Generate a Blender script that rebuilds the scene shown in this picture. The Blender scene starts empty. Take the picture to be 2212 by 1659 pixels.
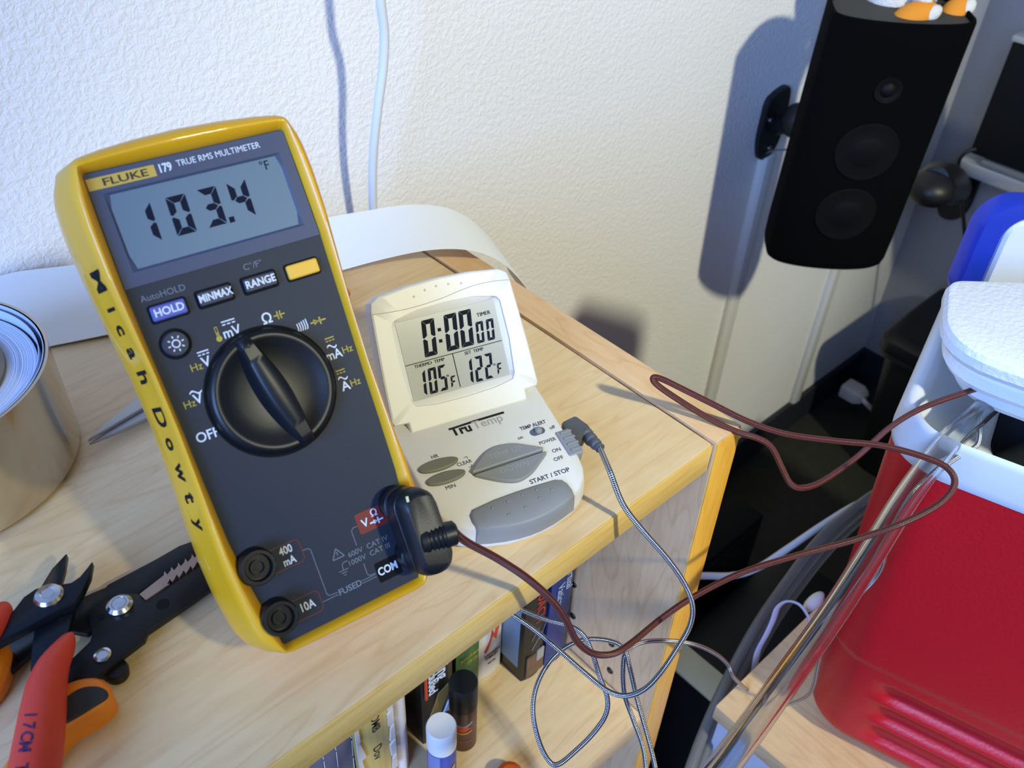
import bpy, bmesh, math, random
from mathutils import Vector as V, Matrix
from mathutils.bvhtree import BVHTree
random.seed(7)
sc = bpy.context.scene
col = sc.collection
PI = math.pi

# ------------------------------------------------------------------ camera
FPX = 1955.5                       # focal length in pixels of the 2212 px wide frame
YAW, PITCH, ROLL = 0.7747, -0.6962, 0.0509
CAM = V((-0.3135, -0.1575, 0.2966))
fw = V((math.sin(YAW) * math.cos(PITCH), math.cos(YAW) * math.cos(PITCH), math.sin(PITCH)))
rt = V((math.cos(YAW), -math.sin(YAW), 0)); up = rt.cross(fw)
r2 = rt * math.cos(ROLL) + up * math.sin(ROLL)
u2 = up * math.cos(ROLL) - rt * math.sin(ROLL)
cd = bpy.data.cameras.new('camera'); cam = bpy.data.objects.new('camera', cd); col.objects.link(cam)
cd.sensor_width = 36; cd.sensor_fit = 'HORIZONTAL'; cd.lens = FPX * 36 / 2212
cd.clip_start = 0.01
M4 = Matrix((r2, u2, -fw)).transposed().to_4x4(); M4.translation = CAM
cam.matrix_world = M4
cd.dof.use_dof = True; cd.dof.focus_distance = 0.42; cd.dof.aperture_fstop = 18
sc.camera = cam

# ------------------------------------------------------------------ light
world = bpy.data.worlds.new('world'); sc.world = world; world.use_nodes = True
bgn = world.node_tree.nodes['Background']
bgn.inputs[0].default_value = (0.90, 0.93, 1.0, 1); bgn.inputs[1].default_value = 0.14

def light(name, kind, loc, target, energy, color, size, sy=None):
    ld = bpy.data.lights.new(name, kind); o = bpy.data.objects.new(name, ld); col.objects.link(o)
    o.location = loc; ld.energy = energy; ld.color = color
    if kind == 'AREA':
        ld.size = size
        if sy: ld.shape = 'RECTANGLE'; ld.size_y = sy
        o.rotation_euler = (V(target) - V(loc)).to_track_quat('-Z', 'Y').to_euler()
    else:
        ld.shadow_soft_size = size
    return o
lamp = light('lamp_light', 'SPOT', (0.05, -1.48, 1.26), None, 158, (0.98, 0.98, 0.74), 0.06)   # shaded lamp behind the viewer's right shoulder
lamp.rotation_euler = V((0.135, 0.78, -0.618)).to_track_quat('-Z', 'Y').to_euler()
lamp.data.spot_size = math.radians(40); lamp.data.spot_blend = .85
light('window_light', 'AREA', (-2.25, -0.75, 0.98), (0.0, 0.05, 0.0), 108, (0.24, 0.44, 1.0), 1.1, 1.2)

sc.view_settings.view_transform = 'Standard'
sc.view_settings.look = 'None'
sc.view_settings.gamma = 1
sc.view_settings.use_curve_mapping = False
sc.view_settings.exposure = 0.0

# ------------------------------------------------------------------ helpers
def ray(px, py):
    return r2 * ((px - 1106) / FPX) - u2 * ((py - 829.5) / FPX) + fw
def W(px, py, ax, val):
    """world point seen at a pixel, on the plane axis=val ('x','y','z') or at camera depth 'd'"""
    d = ray(px, py)
    if ax == 'd': return CAM + d * val
    i = 'xyz'.index(ax)
    return CAM + d * ((val - CAM[i]) / d[i])
def lin(c):
    return tuple((v / 12.92 if v <= .04045 else ((v + .055) / 1.055) ** 2.4) for v in (x / 255 for x in c))

MATS = {}
def mat(name, rgb, rough=.5, metal=0., spec=.5, bump=None, vary=None, trans=0, ior=1.45, coat=0):
    if name in MATS: return MATS[name]
    m = bpy.data.materials.new(name); m.use_nodes = True; nt = m.node_tree; N = nt.nodes; L = nt.links
    b = N['Principled BSDF']; c = lin(rgb) + (1,)
    b.inputs['Base Color'].default_value = c; b.inputs['Roughness'].default_value = rough
    b.inputs['Metallic'].default_value = metal; b.inputs['Specular IOR Level'].default_value = spec
    b.inputs['Transmission Weight'].default_value = trans; b.inputs['IOR'].default_value = ior
    b.inputs['Coat Weight'].default_value = coat
    m.diffuse_color = c
    tc = N.new('ShaderNodeTexCoord')
    if bump:
        scale, strength, dist = bump
        nz = N.new('ShaderNodeTexNoise'); nz.inputs['Scale'].default_value = scale; nz.inputs['Detail'].default_value = 3
        bp = N.new('ShaderNodeBump'); bp.inputs['Strength'].default_value = strength; bp.inputs['Distance'].default_value = dist
        L.new(tc.outputs['Object'], nz.inputs['Vector']); L.new(nz.outputs['Fac'], bp.inputs['Height'])
        L.new(bp.outputs['Normal'], b.inputs['Normal'])
    if vary:
        scale, rgb2 = vary
        nz = N.new('ShaderNodeTexNoise'); nz.inputs['Scale'].default_value = scale; nz.inputs['Detail'].default_value = 4
        mx = N.new('ShaderNodeMix'); mx.data_type = 'RGBA'
        mx.inputs['A'].default_value = c; mx.inputs['B'].default_value = lin(rgb2) + (1,)
        L.new(tc.outputs['Object'], nz.inputs['Vector']); L.new(nz.outputs['Fac'], mx.inputs['Factor'])
        L.new(mx.outputs['Result'], b.inputs['Base Color'])
    MATS[name] = m; return m

def wood(name, rgb, dark, stretch, rough=.38, coat=.25):
    if name in MATS: return MATS[name]
    m = bpy.data.materials.new(name); m.use_nodes = True; nt = m.node_tree; N = nt.nodes; L = nt.links
    b = N['Principled BSDF']; b.inputs['Roughness'].default_value = rough; b.inputs['Coat Weight'].default_value = coat
    b.inputs['Coat Roughness'].default_value = .22
    tc = N.new('ShaderNodeTexCoord'); mp = N.new('ShaderNodeMapping'); mp.inputs['Scale'].default_value = stretch
    L.new(tc.outputs['Object'], mp.inputs['Vector'])
    n1 = N.new('ShaderNodeTexNoise'); n1.inputs['Scale'].default_value = 7; n1.inputs['Detail'].default_value = 2; n1.inputs['Distortion'].default_value = .6
    L.new(mp.outputs['Vector'], n1.inputs['Vector'])
    # growth rings: bands of the slow noise
    ml = N.new('ShaderNodeMath'); ml.operation = 'MULTIPLY'; ml.inputs[1].default_value = 9
    L.new(n1.outputs['Fac'], ml.inputs[0])
    fr = N.new('ShaderNodeMath'); fr.operation = 'FRACT'; L.new(ml.outputs[0], fr.inputs[0])
    cr = N.new('ShaderNodeValToRGB'); e = cr.color_ramp.elements
    e[0].position = 0; e[0].color = lin(rgb) + (1,); e[1].position = 1; e[1].color = lin(rgb) + (1,)
    mid = e.new(.90); mid.color = lin([a * .72 + d * .28 for a, d in zip(rgb, dark)]) + (1,)
    m2 = e.new(.70); m2.color = lin(rgb) + (1,)
    L.new(fr.outputs[0], cr.inputs['Fac'])
    n2 = N.new('ShaderNodeTexNoise'); n2.inputs['Scale'].default_value = 60; n2.inputs['Detail'].default_value = 4
    L.new(mp.outputs['Vector'], n2.inputs['Vector'])
    mx = N.new('ShaderNodeMix'); mx.data_type = 'RGBA'; mx.blend_type = 'MULTIPLY'; mx.inputs['Factor'].default_value = .20
    c2 = N.new('ShaderNodeValToRGB'); c2.color_ramp.elements[0].position = .3; c2.color_ramp.elements[1].position = .7
    c2.color_ramp.elements[0].color = lin(dark) + (1,); c2.color_ramp.elements[1].color = (1, 1, 1, 1)
    L.new(n2.outputs['Fac'], c2.inputs['Fac']); L.new(cr.outputs['Color'], mx.inputs['A']); L.new(c2.outputs['Color'], mx.inputs['B'])
    L.new(mx.outputs['Result'], b.inputs['Base Color'])
    MATS[name] = m; return m

class MB:
    def __init__(s): s.v = []; s.f = []; s.uv = None
    def add(s, vs, fs):
        o = len(s.v); s.v += [V(p) for p in vs]; s.f += [tuple(i + o for i in f) for f in fs]; return s
    def box(s, x0, x1, y0, y1, z0, z1):
        vs = [(x, y, z) for z in (z0, z1) for y in (y0, y1) for x in (x0, x1)]
        return s.add(vs, [(0, 2, 3, 1), (4, 5, 7, 6), (0, 1, 5, 4), (2, 6, 7, 3), (0, 4, 6, 2), (1, 3, 7, 5)])
    def loft(s, rings, cap0=True, cap1=True):
        n = len(rings[0]); vs = [p for r in rings for p in r]; fs = []
        for k in range(len(rings) - 1):
            for i in range(n):
                j = (i + 1) % n; fs.append((k * n + i, k * n + j, (k + 1) * n + j, (k + 1) * n + i))
        if cap0: fs.append(tuple(range(n - 1, -1, -1)))
        if cap1: fs.append(tuple((len(rings) - 1) * n + i for i in range(n)))
        return s.add(vs, fs)
    def prism(s, poly, z0, z1, ch=0):
        """poly counter-clockwise in xy; ch: small chamfer on the upper edge"""
        if ch:
            c = V((sum(p[0] for p in poly) / len(poly), sum(p[1] for p in poly) / len(poly)))
            ins = inset(poly, ch)
            return s.loft([[(p[0], p[1], z0) for p in poly], [(p[0], p[1], z1 - ch) for p in poly], [(p[0], p[1], z1) for p in ins]])
        return s.loft([[(p[0], p[1], z0) for p in poly], [(p[0], p[1], z1) for p in poly]])
    def lathe(s, prof, n=32, c=(0, 0, 0), cap0=True, cap1=True):
        c = V(c)
        return s.loft([[c + V((r * math.cos(2 * PI * i / n), r * math.sin(2 * PI * i / n), z)) for i in range(n)] for r, z in prof], cap0, cap1)
    def tube(s, pts, rad, n=10, cap=True, flat=1.0, normal=None):
        pts = [V(p) for p in pts]; m = len(pts); rr = rad if isinstance(rad, (list, tuple)) else [rad] * m
        T = [(pts[min(i + 1, m - 1)] - pts[max(i - 1, 0)]).normalized() for i in range(m)]
        a = V(normal) if normal else (V((0, 0, 1)) if abs(T[0].z) < .9 else V((1, 0, 0)))
        a = (a - T[0] * a.dot(T[0])).normalized(); rings = []; ln = 0; lens = []
        for i in range(m):
            a = (a - T[i] * a.dot(T[i])).normalized(); b = T[i].cross(a)
            rings.append([pts[i] + (a * math.cos(2 * PI * k / n) * flat + b * math.sin(2 * PI * k / n)) * rr[i] for k in range(n)])
            if i: ln += (pts[i] - pts[i - 1]).length
            lens.append(ln)
        s.uvinfo = (n, lens)
        return s.loft(rings, cap, cap)
    def ball(s, c, r, n=16, m=10, sc3=(1, 1, 1), rot=None):
        c = V(c); vs = [V((0, 0, -r))]; fs = []
        for j in range(1, m):
            t = PI * j / m
            for i in range(n): vs.append(V((r * math.sin(t) * math.cos(2 * PI * i / n), r * math.sin(t) * math.sin(2 * PI * i / n), -r * math.cos(t))))
        vs.append(V((0, 0, r)))
        for i in range(n): fs.append((0, 1 + (i + 1) % n, 1 + i))
        for j in range(m - 2):
            for i in range(n):
                k = (i + 1) % n; fs.append((1 + j * n + i, 1 + j * n + k, 1 + (j + 1) * n + k, 1 + (j + 1) * n + i))
        e = len(vs) - 1
        for i in range(n): fs.append((e, 1 + (m - 2) * n + i, 1 + (m - 2) * n + (i + 1) % n))
        vs = [V((p.x * sc3[0], p.y * sc3[1], p.z * sc3[2])) for p in vs]
        if rot: vs = [rot @ p for p in vs]
        return s.add([c + p for p in vs], fs)
    def build(s, name, m, parent=None, smooth=False, bevel=0, seg=2, angle=40, recalc=True):
        me = bpy.data.meshes.new(name); me.from_pydata([tuple(p) for p in s.v], [], s.f)
        bm = bmesh.new(); bm.from_mesh(me)
        if recalc: bmesh.ops.recalc_face_normals(bm, faces=bm.faces)
        if bevel:
            ed = [e for e in bm.edges if len(e.link_faces) == 2 and e.calc_face_angle(0) > math.radians(30)]
            bmesh.ops.bevel(bm, geom=ed, offset=bevel, segments=seg, affect='EDGES', profile=.5, clamp_overlap=True)
        bm.to_mesh(me); bm.free()
        if hasattr(s, 'uvinfo'):
            n, lens = s.uvinfo; uvl = me.uv_layers.new(name='UVMap'); nv = n * len(lens)
            for poly in me.polygons:
                ids = [me.loops[li].vertex_index for li in poly.loop_indices]
                wrap = any(i % n == n - 1 for i in ids) and any(i % n == 0 for i in ids)
                for li in poly.loop_indices:
                    i = me.loops[li].vertex_index
                    if i < nv:
                        a = (i % n) / n
                        if wrap and i % n == 0: a = 1.0
                        uvl.data[li].uv = (a, lens[i // n])
        o = bpy.data.objects.new(name, me); col.objects.link(o); o.parent = parent
        me.materials.append(m)
        if smooth or bevel:
            me.set_sharp_from_angle(angle=math.radians(angle)) if smooth or bevel else None
            for p in me.polygons: p.use_smooth = True
        return o

def inset(poly, d):
    n = len(poly); out = []
    for i in range(n):
        a = V(poly[i - 1][:2]); b = V(poly[i][:2]); c = V(poly[(i + 1) % n][:2])
        e1 = (b - a); e2 = (c - b)
        if e1.length < 1e-9 or e2.length < 1e-9: out.append(b); continue
        n1 = V((-e1.y, e1.x)).normalized(); n2 = V((-e2.y, e2.x)).normalized()
        k = n1 + n2; k = k / max(.3, k.dot(k)) * 2
        out.append(b + k * d)
    return out
def rrect(x0, x1, y0, y1, r, n=6):
    pts = []
    for cx, cy, a0 in ((x1 - r, y1 - r, 0), (x0 + r, y1 - r, 90), (x0 + r, y0 + r, 180), (x1 - r, y0 + r, 270)):
        for i in range(n + 1):
            a = math.radians(a0 + 90 * i / n); pts.append((cx + r * math.cos(a), cy + r * math.sin(a)))
    return pts
def ccw(poly):
    A = sum(poly[i - 1][0] * poly[i][1] - poly[i][0] * poly[i - 1][1] for i in range(len(poly)))
    return list(poly) if A > 0 else list(poly)[::-1]
def spline(pts, k=10, closed=False):
    pts = [V(p) for p in pts]; n = len(pts); out = []
    rng = range(n) if closed else range(n - 1)
    for i in rng:
        if closed: a, b, c, d = pts[i - 1], pts[i], pts[(i + 1) % n], pts[(i + 2) % n]
        else: a, b, c, d = pts[max(i - 1, 0)], pts[i], pts[i + 1], pts[min(i + 2, n - 1)]
        for j in range(k):
            t = j / k
            out.append(.5 * ((2 * b) + (c - a) * t + (2 * a - 5 * b + 4 * c - d) * t * t + (3 * b - a - 3 * c + d) * t ** 3))
    if not closed: out.append(pts[-1])
    return out
def cast(poly, c, angs):
    """points of a star-shaped outline at given angles around c"""
    out = []; n = len(poly); P = [V((p[0] - c[0], p[1] - c[1])) for p in poly]
    for a in angs:
        d = V((math.cos(a), math.sin(a))); best = None
        for i in range(n):
            p, q = P[i - 1], P[i]; e = q - p; den = d.x * e.y - d.y * e.x
            if abs(den) < 1e-14: continue
            t = (p.x * e.y - p.y * e.x) / den; s_ = (p.x * d.y - p.y * d.x) / den
            if t > 0 and -1e-6 <= s_ <= 1 + 1e-6 and (best is None or t > best): best = t
        out.append((c[0] + d.x * best, c[1] + d.y * best))
    return out
def angles(c, polys, n=120):
    A = [2 * PI * i / n for i in range(n)]
    for poly in polys:
        for p in poly: A.append(math.atan2(p[1] - c[1], p[0] - c[0]) % (2 * PI))
    A.sort(); out = [A[0]]
    for a in A[1:]:
        if a - out[-1] > .004: out.append(a)
    return out
def frame(o, x, y, z):
    m = Matrix((V(x), V(y), V(z))).transposed().to_4x4(); m.translation = V(o); return m
def thing(name, label, cat, m=None, group=None):
    o = bpy.data.objects.new(name, None); col.objects.link(o); o.empty_display_size = .02
    if m is not None: o.matrix_world = m if isinstance(m, Matrix) else Matrix.Translation(V(m))
    return tag(o, label, cat, group)
def tag(o, label, cat, group=None):
    o['label'] = label; o['category'] = cat
    if group: o['group'] = group
    return o
def struct(o): o['kind'] = 'structure'; return o

TEXTQ = []
def text(s, h, m, parent, x, y, z, rot=0, align='CENTER', sx=1.0, bold=0, name='lettering', M=None, shear=0, proj=None):
    cu = bpy.data.curves.new(name, 'FONT'); cu.body = s; cu.size = h / .73; cu.align_x = align; cu.align_y = 'CENTER'
    cu.offset = bold; cu.extrude = .00006; cu.resolution_u = 3; cu.shear = shear
    o = bpy.data.objects.new(name, cu); col.objects.link(o); o.parent = parent
    loc = M if M is not None else Matrix.Translation((x, y, z)) @ Matrix.Rotation(rot, 4, 'Z')
    TEXTQ.append((o, cu, m, parent, loc @ Matrix.Diagonal((sx, 1, 1, 1)), name, proj))
def flush_text():
    bpy.context.view_layer.update(); dg = bpy.context.evaluated_depsgraph_get(); done = []
    for o, cu, m, parent, loc, name, proj in TEXTQ:
        me = bpy.data.meshes.new_from_object(o.evaluated_get(dg)); me.transform(loc); done.append(me)
        if proj:                   # lay the strokes on the curved surface
            bm = bmesh.new(); bm.from_mesh(me)
            bmesh.ops.subdivide_edges(bm, edges=[e for e in bm.edges if e.calc_length() > .0012], cuts=3, use_grid_fill=True)
            bmesh.ops.triangulate(bm, faces=bm.faces); bm.to_mesh(me); bm.free()
            tgt_me = proj[0].data; bvh = BVHTree.FromPolygons([v.co for v in tgt_me.vertices], [tuple(p.vertices) for p in tgt_me.polygons])
            for v in me.vertices:
                hit = bvh.ray_cast(v.co, proj[1])
                if hit[0] is not None: v.co = hit[0] - proj[1] * .00015
    for (o, cu, m, parent, loc, name, proj), me in zip(TEXTQ, done):
        bpy.data.objects.remove(o); me.name = name
        me.materials.clear(); me.materials.append(m)
        n = bpy.data.objects.new(name, me); col.objects.link(n); n.parent = parent
    for c in [c for c in bpy.data.curves if c.users == 0]: bpy.data.curves.remove(c)

SEG = {'0': 'abcdef', '1': 'bc', '2': 'abged', '3': 'abgcd', '4': 'fgbc', '5': 'afgcd', 'F': 'afge'}
def seven(mb, ch, x, y, w, h, t, z=0, sl=.06, gap=.0002):
    """seven-segment digit, lower-left corner x,y"""
    def P(a, b): return (x + a + b * sl, y + b, z)
    m = h / 2; g = gap; k = t * .5
    S = {'a': [(g, h), (w - g, h), (w - t, h - t), (t, h - t)], 'd': [(t, t), (w - t, t), (w - g, 0), (g, 0)],
         'f': [(0, h - g), (t, h - t - g), (t, m + k + g), (k * .6, m + g), (0, m + k * .5)],
         'b': [(w, h - g), (w, m + k * .5), (w - k * .6, m + g), (w - t, m + k + g), (w - t, h - t - g)],
         'e': [(0, g), (0, m - k * .5), (k * .6, m - g), (t, m - k - g), (t, t + g)],
         'c': [(w, g), (w - t, t + g), (w - t, m - k - g), (w - k * .6, m - g), (w, m - k * .5)],
         'g': [(k * .8 + g, m), (t, m + k), (w - t, m + k), (w - k * .8 - g, m), (w - t, m - k), (t, m - k)]}
    for s_ in SEG[ch]:
        p = ccw([P(a, b) for a, b in S[s_]]); mb.add(p, [tuple(range(len(p)))])

# ------------------------------------------------------------------ materials
def wall_mat():
    m = bpy.data.materials.new('wall_paint'); m.use_nodes = True; nt = m.node_tree; N = nt.nodes; L = nt.links
    b = N['Principled BSDF']; b.inputs['Base Color'].default_value = lin((232, 229, 224)) + (1,); b.inputs['Roughness'].default_value = .75
    tc = N.new('ShaderNodeTexCoord')
    n1 = N.new('ShaderNodeTexNoise'); n1.inputs['Scale'].default_value = 230; n1.inputs['Detail'].default_value = 2.5; n1.inputs['Roughness'].default_value = .6; n1.inputs['Distortion'].default_value = .5
    cr = N.new('ShaderNodeValToRGB'); cr.color_ramp.elements[0].position = .38; cr.color_ramp.elements[1].position = .66
    L.new(tc.outputs['Object'], n1.inputs['Vector']); L.new(n1.outputs['Fac'], cr.inputs['Fac'])
    bp = N.new('ShaderNodeBump'); bp.inputs['Strength'].default_value = .24; bp.inputs['Distance'].default_value = .0018
    L.new(cr.outputs['Color'], bp.inputs['Height']); L.new(bp.outputs['Normal'], b.inputs['Normal'])
    return m
def braid_mat(name, rgb, dark, freq, metal, rough):
    m = bpy.data.materials.new(name); m.use_nodes = True; nt = m.node_tree; N = nt.nodes; L = nt.links
    b = N['Principled BSDF']; b.inputs['Metallic'].default_value = metal; b.inputs['Roughness'].default_value = rough
    tc = N.new('ShaderNodeTexCoord'); sp = N.new('ShaderNodeSeparateXYZ'); L.new(tc.outputs['UV'], sp.inputs[0])
    outs = []
    for sg in (1, -1):
        a = N.new('ShaderNodeMath'); a.operation = 'MULTIPLY'; a.inputs[1].default_value = freq * 2 * PI; L.new(sp.outputs['Y'], a.inputs[0])
        c = N.new('ShaderNodeMath'); c.operation = 'MULTIPLY_ADD'; c.inputs[1].default_value = sg * 6 * PI; L.new(sp.outputs['X'], c.inputs[0]); L.new(a.outputs[0], c.inputs[2])
        s = N.new('ShaderNodeMath'); s.operation = 'SINE'; L.new(c.outputs[0], s.inputs[0]); outs.append(s)
    mu = N.new('ShaderNodeMath'); mu.operation = 'MULTIPLY'; L.new(outs[0].outputs[0], mu.inputs[0]); L.new(outs[1].outputs[0], mu.inputs[1])
    cr = N.new('ShaderNodeValToRGB'); cr.color_ramp.elements[0].position = .35; cr.color_ramp.elements[1].position = .6
    cr.color_ramp.elements[0].color = lin(dark) + (1,); cr.color_ramp.elements[1].color = lin(rgb) + (1,)
    mr = N.new('ShaderNodeMapRange'); mr.inputs['From Min'].default_value = -1; mr.inputs['From Max'].default_value = 1
    L.new(mu.outputs[0], mr.inputs['Value']); L.new(mr.outputs[0], cr.inputs['Fac']); L.new(cr.outputs['Color'], b.inputs['Base Color'])
    bp = N.new('ShaderNodeBump'); bp.inputs['Strength'].default_value = .8; bp.inputs['Distance'].default_value = .0004
    L.new(mr.outputs[0], bp.inputs['Height']); L.new(bp.outputs['Normal'], b.inputs['Normal'])
    MATS[name] = m; return m

WALL = wall_mat()
MAPLE = wood('maple_along_board', (226, 199, 152), (204, 160, 106), (.8, 5.5, 5.5))
MAPLE_V = wood('maple_upright', (206, 170, 128), (174, 130, 84), (6, 5, .7))
MAPLE_E = wood('varnished_edge', (238, 204, 116), (210, 160, 70), (.8, 5, 6))
MAPLE_P = wood('varnished_panel_edge', (226, 172, 62), (196, 134, 40), (6, 5, .7))
MAPLE_Y = wood('maple_along_depth', (224, 186, 136), (194, 146, 96), (6, .8, 5))
CARPET = mat('dark_carpet', (58, 58, 50), .95, bump=(600, .8, .004), vary=(60, (42, 42, 36)))
BLACK = mat('black_plastic', (20, 20, 21), .45)
BLACKM = mat('matt_black', (13, 13, 13), .8, spec=.25)
WHITE = mat('white_plastic', (226, 224, 216), .4)
CHROME = mat('polished_steel', (205, 205, 205), .22, 1)
STEEL = mat('dull_steel', (150, 150, 150), .38, 1)
INK = mat('dark_ink', (38, 38, 44), .6)
WINK = mat('white_print', (222, 226, 232), .6)
GINK = mat('grey_print', (112, 118, 126), .6)
YINK = mat('yellow_print', (184, 162, 58), .6)
REDINK = mat('red_print', (120, 38, 34), .55)

# ------------------------------------------------------------------ room
DW, XR, ZF = .356, 1.095, -.765
def plane_box(name, x0, x1, y0, y1, z0, z1, m):
    return struct(MB().box(x0, x1, y0, y1, z0, z1).build(name, m))
plane_box('wall_back', -1.6, XR + .08, DW, DW + .08, ZF - .05, 1.7, WALL)
plane_box('wall_right', XR, XR + .08, -2.2, DW, ZF - .05, 1.7, mat('wall_shade_grey', (150, 147, 144), .8, bump=(230, .3, .002)))  # wall colour greyed to stand in for how little light falls here
plane_box('floor', -1.6, XR, -2.2, DW, ZF - .06, ZF, CARPET)
BASE = mat('dark_cove_base', (34, 36, 46), .6)
plane_box('baseboard_back', -1.6, XR, DW - .008, DW, ZF, ZF + .065, BASE)
plane_box('baseboard_right', XR - .008, XR, -2.2, DW - .008, ZF, ZF + .065, BASE)
RACE = mat('white_raceway', (208, 206, 200), .45)
def raceway(n, top, bot):
    a = W(*top, 'y', DW); b = W(*bot, 'y', DW); x = (a.x + b.x) / 2
    mb = MB().loft([[(x + dx, DW - dy, z) for dx, dy in ((-.011, -.001), (-.011, .006), (-.007, .010), (.007, .010), (.011, .006), (.011, -.001))] for z in (ZF + .065, a.z)])
    struct(mb.build('trim_%d' % n, RACE, bevel=.001))
raceway(1, (1645, 335), (1531, 867))
raceway(2, (1850, 400), (1697, 925))

# ------------------------------------------------------------------ bookshelf
TB, TS, HS = .0185, .020, .2489
SHD = .2798
sh = thing('bookshelf', 'pale maple bookshelf carrying the multimeter, its lower shelf filled with books', 'bookshelf', (0, 0, ZF))
def part(name, x0, x1, y0, y1, z0, z1, m, bev=.0008, parent=sh, off=-ZF):
    return MB().box(x0, x1, y0, y1, z0 + off, z1 + off).build(name, m, parent, bevel=bev, seg=2)
part('side_panel', -TS, 0, 0, SHD, ZF, 0, MAPLE_V)
part('side_panel_top_edge', -TS + .0002, -.0002, .0005, SHD - .0005, -.0004, .0003, MAPLE_Y, .0002)
part('side_panel', -.80, -.78, 0, SHD, ZF, 0, MAPLE_V)
part('top_board', -.779, -TS - .0012, .0015, SHD, -TB, -.0002, MAPLE, .0012)
part('edge_band', -.779, -TS - .0014, .0009, .0016, -TB + .0006, -.0010, MAPLE_E, .0002)
part('edge_band', -TS + .0006, -.0006, -.0006, .0003, ZF + .001, -.0010, MAPLE_P, .0002)
lb = part('shelf_board', -.779, -TS - .0004, .003, SHD - .01, -HS - TB, -HS, MAPLE)
part('shelf_board', -.779, -TS - .0004, .003, SHD - .01, ZF + .05, ZF + .05 + TB, MAPLE)
part('back_panel', -.779, -TS, SHD - .006, SHD - .001, ZF + .05, -TB, MAPLE_V, 0)
for (px, py) in ((1321, 1390), (1318, 1448), (1240, 1262), (1238, 1330)):
    c = W(px, py, 'x', -TS)
    mb = MB(); mb.lathe([(.0027, 0), (.0022, .0006), (.002, .0007)], 14)
    o = mb.build('peg_hole', BLACK, sh); o.matrix_local = Matrix.Translation((-TS - .0004, c.y, c.z - ZF)) @ Matrix.Rotation(-PI / 2, 4, 'Y')

# ------------------------------------------------------------------ multimeter
mm = .001
FU = V((.9901273, -.14017108, 0)); FV = V((.08239576, .58201943, .80898969)); FW_ = V((-.11339696, -.80100278, .58782283))
FO = V((-.21504431, .01829001, .027))
fl = thing('multimeter', 'yellow and dark grey handheld digital multimeter reading 103.4, leaning back on its stand', 'multimeter', frame(FO, FU, FV, FW_))
YEL = mat('yellow_rubber', (232, 172, 20), .42, bump=(900, .12, .0004), vary=(25, (220, 158, 14)), coat=.4)
PANEL = mat('slate_panel', (44, 49, 58), .5, spec=.22, bump=(1500, .15, .0002))
BEZEL = mat('blue_grey_bezel', (66, 74, 96), .45, spec=.25)
LCDM = mat('lcd_grey', (96, 116, 128), .4, spec=.2)
SEGM = mat('lcd_segment', (30, 34, 46), .7, spec=.04)
KNOB = mat('knob_plastic', (16, 18, 22), .40)
def sym(right):
    r = [(a * mm, b * mm) for a, b in right]
    return r + [(-a, b) for a, b in right[::-1] and r[::-1]]
outer_c = [(0, -5.3), (14, -5.2), (26, -5), (32.5, -1.5), (35.3, 5), (36.8, 18), (37.2, 30), (37, 45), (36.3, 60), (35.8, 80), (36.3, 100), (38, 120), (39.3, 138), (39.6, 152), (38.8, 163), (36.5, 169), (33.5, 171), (26, 172.2), (14, 173.2), (0, 173.6)]
inner_c = [(0, -1), (26.3, -1), (26.9, 0), (30.2, 24), (31.6, 40), (32.1, 60), (32.4, 80), (33, 100), (33.8, 128), (33.6, 150), (33.2, 164.5), (32.6, 165.5), (0, 165.5)]
def symm(c): return [(a * mm, b * mm) for a, b in c] + [(-a * mm, b * mm) for a, b in c[::-1] if a != 0]
OUT = symm(outer_c); INN = symm(inner_c); KC = (0, .082)
AN = angles(KC, [INN], 160)
po = cast(OUT, KC, AN); pi_ = cast(INN, KC, AN)
def ringz(t, z, k=1.0, kv=1.0, du=0):
    out = []
    for a, b in zip(pi_, po):
        x = a[0] + (b[0] - a[0]) * t; y = a[1] + (b[1] - a[1]) * t
        out.append((x * k, KC[1] + (y - KC[1]) * kv, z))
    return out
hol = MB().loft([ringz(-.03, -.002), ringz(0, .0010), ringz(.2, .0026), ringz(.36, .0038), ringz(.48, .0041), ringz(.62, .0036), ringz(.8, .0018), ringz(.92, -.0004), ringz(1, -.0030),
                 ringz(1, -.008, 1.045, 1.0), ringz(1, -.014, 1.075, 1.003), ringz(1, -.026, 1.07, 1.003), ringz(1, -.034, 1.03, 1.0), ringz(1, -.0385, .96, .985), ringz(1, -.0405, .86, .96)], False, True)
HOL = hol.build('holster', YEL, fl, smooth=True, angle=60)
MB().prism(INN, -.0030, .0003).build('face_panel', PANEL, fl)
# display bezel: frame with a rectangular opening
LX, LY0, LY1 = .0293, .1324, .1582
bez = [(-.0330, .1651), (-.0335, .1279), (.0335, .1279), (.0330, .1651)]
lc = (0, .1453); RECT = [(-LX, LY0), (LX, LY0), (LX, LY1), (-LX, LY1)]
an = angles(lc, [bez, RECT], 24)
A1 = cast(bez, lc, an); R1 = cast(RECT, lc, an); R0 = cast([(-LX + .0008, LY0 + .0008), (LX - .0008, LY0 + .0008), (LX - .0008, LY1 - .0008), (-LX + .0008, LY1 - .0008)], lc, an)
MB().loft([[(x, y, .0001) for x, y in A1], [(x, y, .0008) for x, y in A1], [(x, y, .0008) for x, y in R1], [(x, y, .00034) for x, y in R0]], False, False).build('display_bezel', BEZEL, fl)
lcd = MB().box(-LX, LX, LY0, LY1, -.001, .00032).build('display', LCDM, fl)
d = MB(); z = .00036; TH = .0024
seven(d, '1', -.0233, .1398, .0060, .0127, .0022, z, .03)
seven(d, '0', -.0123, .1398, .0064, .0127, .0022, z, .03)
seven(d, '3', -.0020, .1398, .0064, .0127, .0022, z, .03)
seven(d, '4', .0081, .1398, .0064, .0127, .0022, z, .03)
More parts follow.
